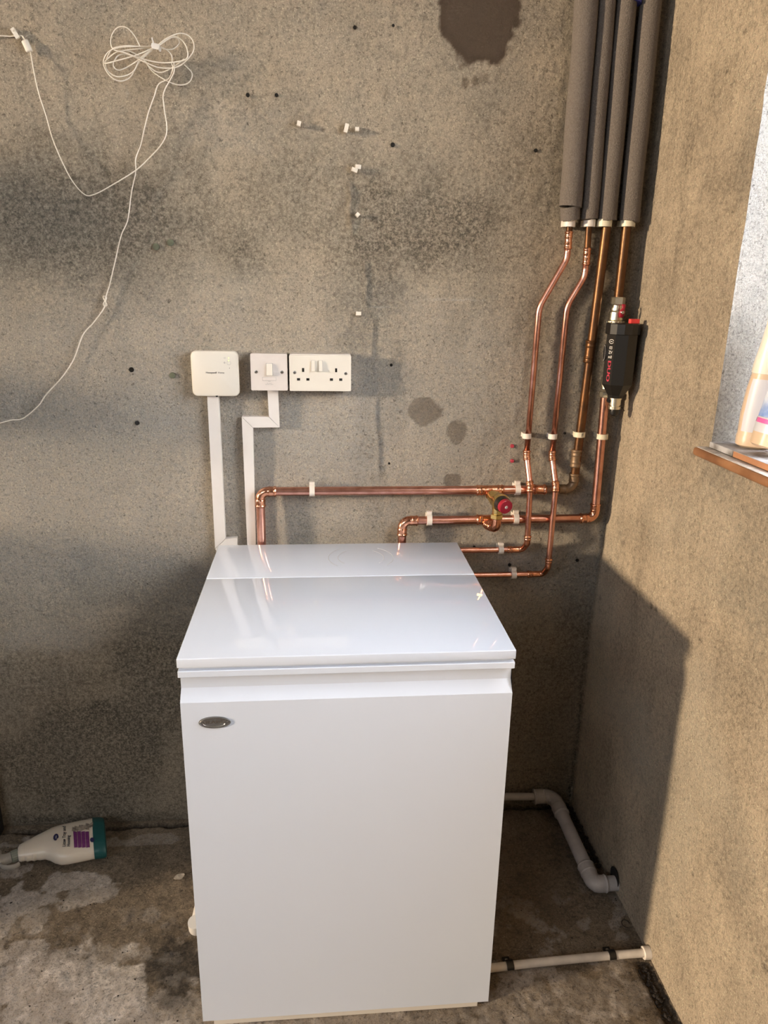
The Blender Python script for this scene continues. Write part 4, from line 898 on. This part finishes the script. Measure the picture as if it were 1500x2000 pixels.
def saddle(px, py, k, label):
    c = Z(px, py, .0105); d = toward(k0, k2) if k else toward(k0, k1); sd = V((0, 0, 1)).cross(d)
    bm = bmesh.new(); n = 14; A = [sd*math.cos(PI*q/n)+V((0, 0, 1))*math.sin(PI*q/n) for q in range(n+1)]
    out = [c+a*.0118+d*h for h in (0,) for a in A]
    vv = [[bm.verts.new(c+a*q+d*h) for a in A] for q, h in ((.0097, -.008), (.0122, -.008), (.0122, .008), (.0097, .008))]
    for j in range(4):
        for q in range(n): bm.faces.new((vv[j][q], vv[j][q+1], vv[(j+1) % 4][q+1], vv[(j+1) % 4][q]))
    bm.faces.new([vv[j][0] for j in range(4)]); bm.faces.new([vv[j][n] for j in range(4)][::-1])
    a = c+sd*.010; P = [a+d*-.008, a+d*.008, a+d*.008+sd*.020, a+d*-.008+sd*.020]; prism(bm, [V((p.x, p.y, .0005)) for p in P], (0, 0, .003))
    o = obj('pipe_saddle', bm, M_['black'], None, bevel=.0004, seg=1)
    bm = bmesh.new(); q = c+sd*.022; lathe(bm, V((q.x, q.y, .003)), (0, 0, 1), [(0, .0038), (.0012, .0036), (.002, .002)], 12); obj('screw', bm, M_['steel'], o, smooth='auto')
    tag(o, label, 'pipe saddle', 'black saddles on the floor conduit')
saddle(995, 1886, 0, 'black saddle on the conduit beside the boiler'); saddle(1194, 1866, 1, 'black saddle on the conduit near the right wall')
# elbow poking out on the boiler's left
el = thing('overflow_elbow', 'white plastic elbow showing low behind the left side of the boiler', 'pipe', tuple(Z(376, 1815, 0)))
g0 = Z(379, 1812, .022); g1 = V((BX0+.0, g0.y+.02, .022))
bm = bmesh.new(); sweep(bm, fillet([V((g0.x+.006, g0.y-.012, .052)), V((g0.x+.006, g0.y-.004, .019)), V((g0.x+.008, g0.y+.09, .019)), V((g0.x-.006, g0.y+.30, .019))], [.018, .03], 10), .017, 20); obj('elbow', bm, M_['plastic'], el, smooth='auto')

# ------------------------------------------------------------------ spray bottle lying on the floor
bt = thing('spray_bottle', 'white trigger spray bottle with teal base lying on its side on the floor', 'bottle', tuple(Z(120, 1660, 0)))
ZB = .029
ST = [((215,480),(217,588),.014),((236,446),(245,594),.017),((285,420),(290,582),.0175),((310,408),(318,588),.019),((355,386),(362,576),.0195),((385,370),(395,580),.021),((425,348),(432,566),.0215),((455,332),(466,570),.0225),((510,306),(525,560),.023),((560,282),(585,575),.025),((610,258),(640,604),.027),((680,232),(715,624),.028),((760,210),(790,618),.0285),((860,188),(880,600),.0285),((980,164),(1000,576),.0285),((1090,142),(1110,552),.0285)]
ST2 = [((1088,134),(1108,558),.0292),((1130,130),(1150,552),.0292),((1185,132),(1215,545),.029),((1215,140),(1245,532),.0275),((1228,165),(1252,505),.023)]
def station(t, b, h):
    a = Z(t[0]/6, 1580+t[1]/6, ZB); c = Z(b[0]/6, 1580+b[1]/6, ZB); return a, c, h
def bottle_mesh(STN, m, name):
    bm = bmesh.new(); n = 32; rings = []
    for t, b, h in STN:
        a, c, h = station(t, b, h); mid = (a+c)/2; e = (a-c)/2; ring = []
        for k in range(n):
            al = 2*PI*k/n; ca, sa = math.cos(al), math.sin(al); ca = math.copysign(abs(ca)**.8, ca); sa = math.copysign(abs(sa)**.8, sa)
            ring.append(mid+e*ca+V((0, 0, h*sa)))
        rings.append(ring)
    loft(bm, rings); return obj(name, bm, m, bt, smooth='auto')
body = bottle_mesh(ST, M_['hdpe'], 'bottle_body'); bottle_mesh(ST2, M_['teal'], 'base_band')['label'] = 'teal base band'
SS = [station(*s_) for s_ in ST+ST2[1:]]
def bsurf(px, py, lift=.0005):
    """top surface of the bottle under a crop-6 coordinate"""
    best = None
    a0 = Z(px/6, 1580+py/6, ZB)
    # walk the line of sight down from above the bottle
    lo = None
    for i in range(len(SS)-1):
        pass
    d = ray(px/6, 1580+py/6).normalized(); p = CAM + d*((.075-CAM.z)/d.z)
    for step in range(120):
        q = p+d*(.0007*step)
        # nearest station by projection on axis
        for i in range(len(SS)-1):
            m0 = (SS[i][0]+SS[i][1])/2; m1 = (SS[i+1][0]+SS[i+1][1])/2; ax_ = m1-m0; t = (q-m0).dot(ax_)/ax_.length_squared
            if 0 <= t <= 1:
                a = SS[i][0].lerp(SS[i+1][0], t); c = SS[i][1].lerp(SS[i+1][1], t); h = SS[i][2]*(1-t)+SS[i+1][2]*t
                mid = (a+c)/2; e = (a-c)/2; u = (q-mid).dot(e)/e.length_squared
                if abs(u) < 1:
                    zt_ = ZB+h*(1-abs(u)**2.5)**(1/2.5)
                    if q.z <= zt_+lift: return V((q.x, q.y, max(q.z, zt_+lift)))
    return a0+V((0, 0, .03))
def decal(name, polys, m, lift=.0006):
    bm = bmesh.new()
    for P in polys: bm.faces.new([bm.verts.new(bsurf(x, y, lift)) for x, y in P])
    o = obj(name, bm, m, body); return o
def quadgrid(x0, y0, x1, y1, sk=0, n=6):
    out = []
    for i in range(n):
        for j in range(n):
            P = []
            for a, b in ((i, j), (i+1, j), (i+1, j+1), (i, j+1)):
                x = x0+(x1-x0)*a/n; y = y0+(y1-y0)*b/n; P.append((x+(y1-y)*sk, y-(x-x0)*.11))
            out.append(P)
    return out
pol = []
for k in range(4): pol += quadgrid(858+k*47, 455, 858+k*47+42, 262+k*2, -.06, 4)
decal('purple_panel', pol, M_['purple'])
# the torn strip of old paper stuck over the label
def text_on(name, s_, size, cx0, cy0, ang, m, bold=0, wx=1):
    bm = bmesh.new(); ca, sa = math.cos(ang), math.sin(ang)
    put_text(bm, s_, size, lambda u, v: bsurf(cx0+u*wx*ca+v*sa, cy0-u*wx*sa*1+v*-ca*1 if False else cy0-(u*wx*sa)-(v*ca), .0008), bold=bold); return obj(name, bm, m, body)
# the text reads upwards: u -> up in the photo
bm = bmesh.new()
put_text(bm, 'Litter Tray and', 60, lambda u, v: bsurf(752-v*.95+u*.14*0, 322-u*.66, .0008), bold=2.0)
obj('lettering', bm, M_['dark_ink'], body); bm = bmesh.new()
put_text(bm, 'Housing', 60, lambda u, v: bsurf(803-v*.95+u*.14*0, 375-u*.66, .0008), bold=2.0)
obj('lettering', bm, M_['dark_ink'], body)
bm = bmesh.new(); put_text(bm, 'Odour  Remover', 26, lambda u, v: bsurf(705-v+u*.14, 335-u*.8, .0008)) if False else None
for k in range(9):
    pass
P = [(655+30*math.cos(a)+6*math.sin(a), 330-40*math.sin(a)) for a in [2*PI*k/20 for k in range(20)]]
bm.free(); decal('navy_badge', [P], M_['navy'], .0009)
P = [(1080+25*math.cos(a), 362-28*math.sin(a)) for a in [2*PI*k/20 for k in range(20)]]; decal('navy_badge', [P], M_['navy'], .0012)
bm = bmesh.new(); put_text(bm, 'pets', 24, lambda u, v: bsurf(655-v+u*.14, 330-u*.8, .0014)); obj('badge_lettering', bm, M_['white_ink'], body)
tp = []
for k in range(9):
    x = 860+k*26; y = 235-k*6; h = 26+14*math.sin(k*2.3); tp.append([(x-20, y+h*.9), (x+20, y+h*1.2), (x+26, y-h*.5), (x-10, y-h*.9)])
decal('torn_paper', tp, mat('torn_paper', (.36, .30, .24), .9, col2=(.12, .10, .08), vscale=90), .0016)
# trigger head
nk = (SS[0][0]+SS[0][1])/2; axn = toward((SS[3][0]+SS[3][1])/2, nk); sdn = V((0, 0, 1)).cross(axn)
bm = bmesh.new(); lathe(bm, nk+axn*-.002, axn, [(0, .0128), (.0015, .0132), (.003, .0150), (.0185, .0145), (.019, .013)], 28); obj('collar', bm, M_['collar'], bt, smooth='auto')
bm = bmesh.new()
for k in range(18):
    a = 2*PI*k/18; d = sdn*math.cos(a)+V((0, 0, 1))*math.sin(a); sweep(bm, [nk+axn*.002+d*.0149, nk+axn*.016+d*.0147], .0008, 5)
obj('collar_ribs', bm, M_['collar'], bt)
hd0 = nk+axn*.018
bm = bmesh.new(); sweep(bm, [hd0, hd0+axn*.010, hd0+axn*.022, hd0+axn*.034+sdn*0, hd0+axn*.040], [.0125, .0120, .0150, .0160, .012], 20, square=3, up=sdn); obj('trigger_head', bm, M_['frost'], bt, smooth='auto')
# nozzle end points away from the camera, trigger lever toward it
toc = sdn if sdn.y < 0 else -sdn
bm = bmesh.new(); sweep(bm, [hd0+axn*.028-toc*.01, hd0+axn*.027-toc*.034, hd0+axn*.026-toc*.038], [.010, .0085, .0095], 18); obj('nozzle', bm, M_['frost'], bt, smooth='auto')
bm = bmesh.new(); sweep(bm, catmull([hd0+axn*.026+toc*.006, hd0+axn*.024+toc*.024, hd0+axn*.010+toc*.036, hd0-axn*.004+toc*.040, hd0-axn*.014+toc*.037], 5), .0072, 12, flat=.5, up=(0, 0, 1)); obj('trigger', bm, M_['frost'], bt, smooth='auto')

# ------------------------------------------------------------------ bottles on the window sill
def sill_bottle(base, tilt, rotz, label, kind):
    t = thing('detergent_bottle', label, 'bottle', base, 'bottles standing on the window sill')
    Mx = Matrix.Translation(V(base)) @ tilt @ Matrix.Rotation(rotz, 4, 'Z')
    def ring(z, a, b, sq=.75, n=32, dx=0):
        out = []
        for k in range(n):
            al = 2*PI*k/n; ca, sa = math.cos(al), math.sin(al); ca = math.copysign(abs(ca)**sq, ca); sa = math.copysign(abs(sa)**sq, sa); out.append(Mx @ V((a*ca+dx, b*sa, z)))
        return out
    if kind == 0:
        bm = bmesh.new(); loft(bm, [ring(0, .024, .020), ring(.004, .031, .026), ring(.020, .032, .027), ring(.024, .0305, .0255), ring(.060, .032, .027), ring(.105, .030, .026), ring(.135, .026, .024)]); obj('bottle_body', bm, M_['hdpe2'], t, smooth='auto')
        bm = bmesh.new(); loft(bm, [ring(.133, .0245, .0225), ring(.136, .0275, .0245), ring(.150, .027, .024), ring(.190, .0215, .0195), ring(.250, .016, .015), ring(.254, .013, .012)]); obj('cap', bm, M_['cream'], t, smooth='auto')
        bm = bmesh.new(); n = 32; R_ = [ring(.030, .0318, .0268), ring(.060, .0326, .0276), ring(.105, .0306, .0266), ring(.126, .0282, .0252)]
        vs = [[bm.verts.new(p) for p in r[19:32]+r[:2]] for r in R_]
        for a, b in zip(vs, vs[1:]):
            for k in range(len(a)-1): bm.faces.new((a[k], a[k+1], b[k+1], b[k]))
        obj('label', bm, M_['labelw'], t, smooth='auto')
    else:
        bm = bmesh.new(); loft(bm, [ring(.003, .030, .018), ring(0, .042, .026), ring(.003, .047, .030), ring(.020, .048, .031), ring(.120, .046, .030), ring(.165, .034, .024), ring(.185, .016, .016), ring(.200, .016, .016)]); obj('bottle_body', bm, M_['hdpe2'], t, smooth='auto')
        bm = bmesh.new(); lathe(bm, Mx @ V((0, 0, .195)), Mx.to_3x3() @ V((0, 0, 1)), [(0, .0175), (.020, .017), (.022, .014)], 24); obj('cap', bm, M_['labelb'], t, smooth='auto')
        def band(z0, z1, m, name, k0=0, k1=33, lift=.0008):
            bm = bmesh.new(); rs = [ring(z_, .048+lift, .031+lift) for z_ in (z0, (z0+z1)/2, z1)]; rs = [r+[r[0]] for r in rs]; vs = [[bm.verts.new(p) for p in r[k0:k1]] for r in rs]
            for a, b in zip(vs, vs[1:]):
                for k in range(len(a)-1): bm.faces.new((a[k], a[k+1], b[k+1], b[k]))
            obj(name, bm, m, t, smooth='auto')
        band(.024, .040, M_['labelw'], 'label'); band(.0400, .0500, M_['labelw'], 'label'); band(.0505, .112, M_['labelb'], 'label')
        for k in range(0, 32, 5): band(.0400, .0480, M_['pink'], 'pink_patch', k, k+5, .0014)
    return t
sb = Z(1451, 871, 1.210)
sill_bottle((sb.x+.012, sb.y-.012, 1.2105), Matrix.Rotation(math.radians(2.5), 4, 'Y'), math.radians(-25), 'beige ribbed bottle with cream cap standing against the window reveal', 0)
sb2 = Z(1508, 880, 1.212)
sill_bottle((.048, -.606, 1.2205), Matrix.Rotation(math.radians(12), 4, 'Y'), math.radians(-4), 'tilted bottle with blue and pink printed label at the right edge of the picture', 1)

# ------------------------------------------------------------------ black post at the left edge; unseen rack parts added to shade the wall
rk = thing('shadow_rack', 'black post at left edge behind spray bottle; unseen rack added to shade the wall', 'rack', (-1.9, -.2, 0))
RX = -1.651
for x_, y_ in ((RX-.03, -.035), (-3.25, -.035), (-3.25, -.60)):
    bm = bmesh.new(); box(bm, (x_, y_, 0), (x_+.03, y_+.03, .46 if x_ > -2 else 2.05)); obj('post', bm, M_['blackm'], rk, bevel=.001)
bm = bmesh.new(); box(bm, (-3.22, -.64, .03), (-2.55, -.008, 1.03)); obj('shadow_cupboard', bm, M_['blackm'], rk, bevel=.002)
bm = bmesh.new(); box(bm, (-2.549, -.030, .36), (RX-.031, -.012, .44)); obj('back_rail', bm, M_['blackm'], rk, bevel=.002)
for z0, z1, dpt in ((1.76, 1.93, .56), (1.36, 1.47, .60)):
    bm = bmesh.new(); box(bm, (-3.25, -dpt-.005, z0), (-2.95, -.008, z1)); obj('shadow_shelf', bm, M_['wood'], rk, bevel=.002)

# ------------------------------------------------------------------ crumbs and bits on the floor
def crumbs(n, fn, r0_, r1_, seed, label):
    rnd = random.Random(seed); bm = bmesh.new()
    for _ in range(n):
        p = fn(rnd); r = rnd.uniform(r0_, r1_); q = bmesh.ops.create_icosphere(bm, subdivisions=1, radius=r)
        for v in q['verts']: v.co = V((v.co.x*rnd.uniform(.7, 1.3), v.co.y*rnd.uniform(.7, 1.3), v.co.z*rnd.uniform(.4, .9)))+p+V((0, 0, r*.3))
    return tag(obj('debris', bm, M_['debris']), label, 'debris', kind='stuff')
def f1(r): t = r.random(); p = Z(1112+(1172-1112)*t, 1575+(1690-1575)*t, 0); return p+V((r.gauss(0, .010)-.004, r.gauss(0, .008), 0))
def clampx(fn):
    def g(r):
        p = fn(r); p.x = min(p.x, -.012); p.y = min(p.y, -.008); return p
    return g
crumbs(150, clampx(f1), .002, .007, 3, 'dark crumbs heaped in the corner behind the waste pipe')
def f2(r): t = r.random(); return V((-.016-abs(r.gauss(0, .013)), -.56-.30*t, -.006))
crumbs(220, f2, .0012, .005, 4, 'dark grit along the foot of the right wall')
def f3(r): return Z(r.uniform(985, 1330), r.uniform(1600, 1990), 0)+V((0, 0, -.001))
crumbs(60, clampx(f3), .0008, .002, 6, 'scattered specks on the floor right of the boiler')
def f4(r): return Z(r.uniform(0, 370), r.uniform(1640, 1995), 0)+V((0, 0, -.001))
crumbs(70, f4, .0008, .0022, 8, 'scattered specks on the floor left of the boiler')
pt = Z(350, 1713, .0); bm = bmesh.new()
P = [pt+V((.012*math.cos(a)*(1+.3*math.sin(a*2)), .011*math.sin(a)*(1+.2*math.cos(a)), .0012+.0015*math.sin(a*3))) for a in [2*PI*k/16 for k in range(16)]]
prism(bm, P, (0, 0, .0009)); tag(obj('paper_scrap', bm, M_['leafm']), 'small pale scrap on the floor at the left side of the boiler', 'scrap')
pt = Z(1222, 1805, .0); bm = bmesh.new(); P = [pt+V((.0095*math.cos(a), .0115*math.sin(a), .0015)) for a in [2*PI*k/24 for k in range(20)]]; sweep(bm, P, .0008, 6); tag(obj('wire_ring', bm, M_['debris']), 'thin curled ring lying on the floor near the right wall', 'scrap')
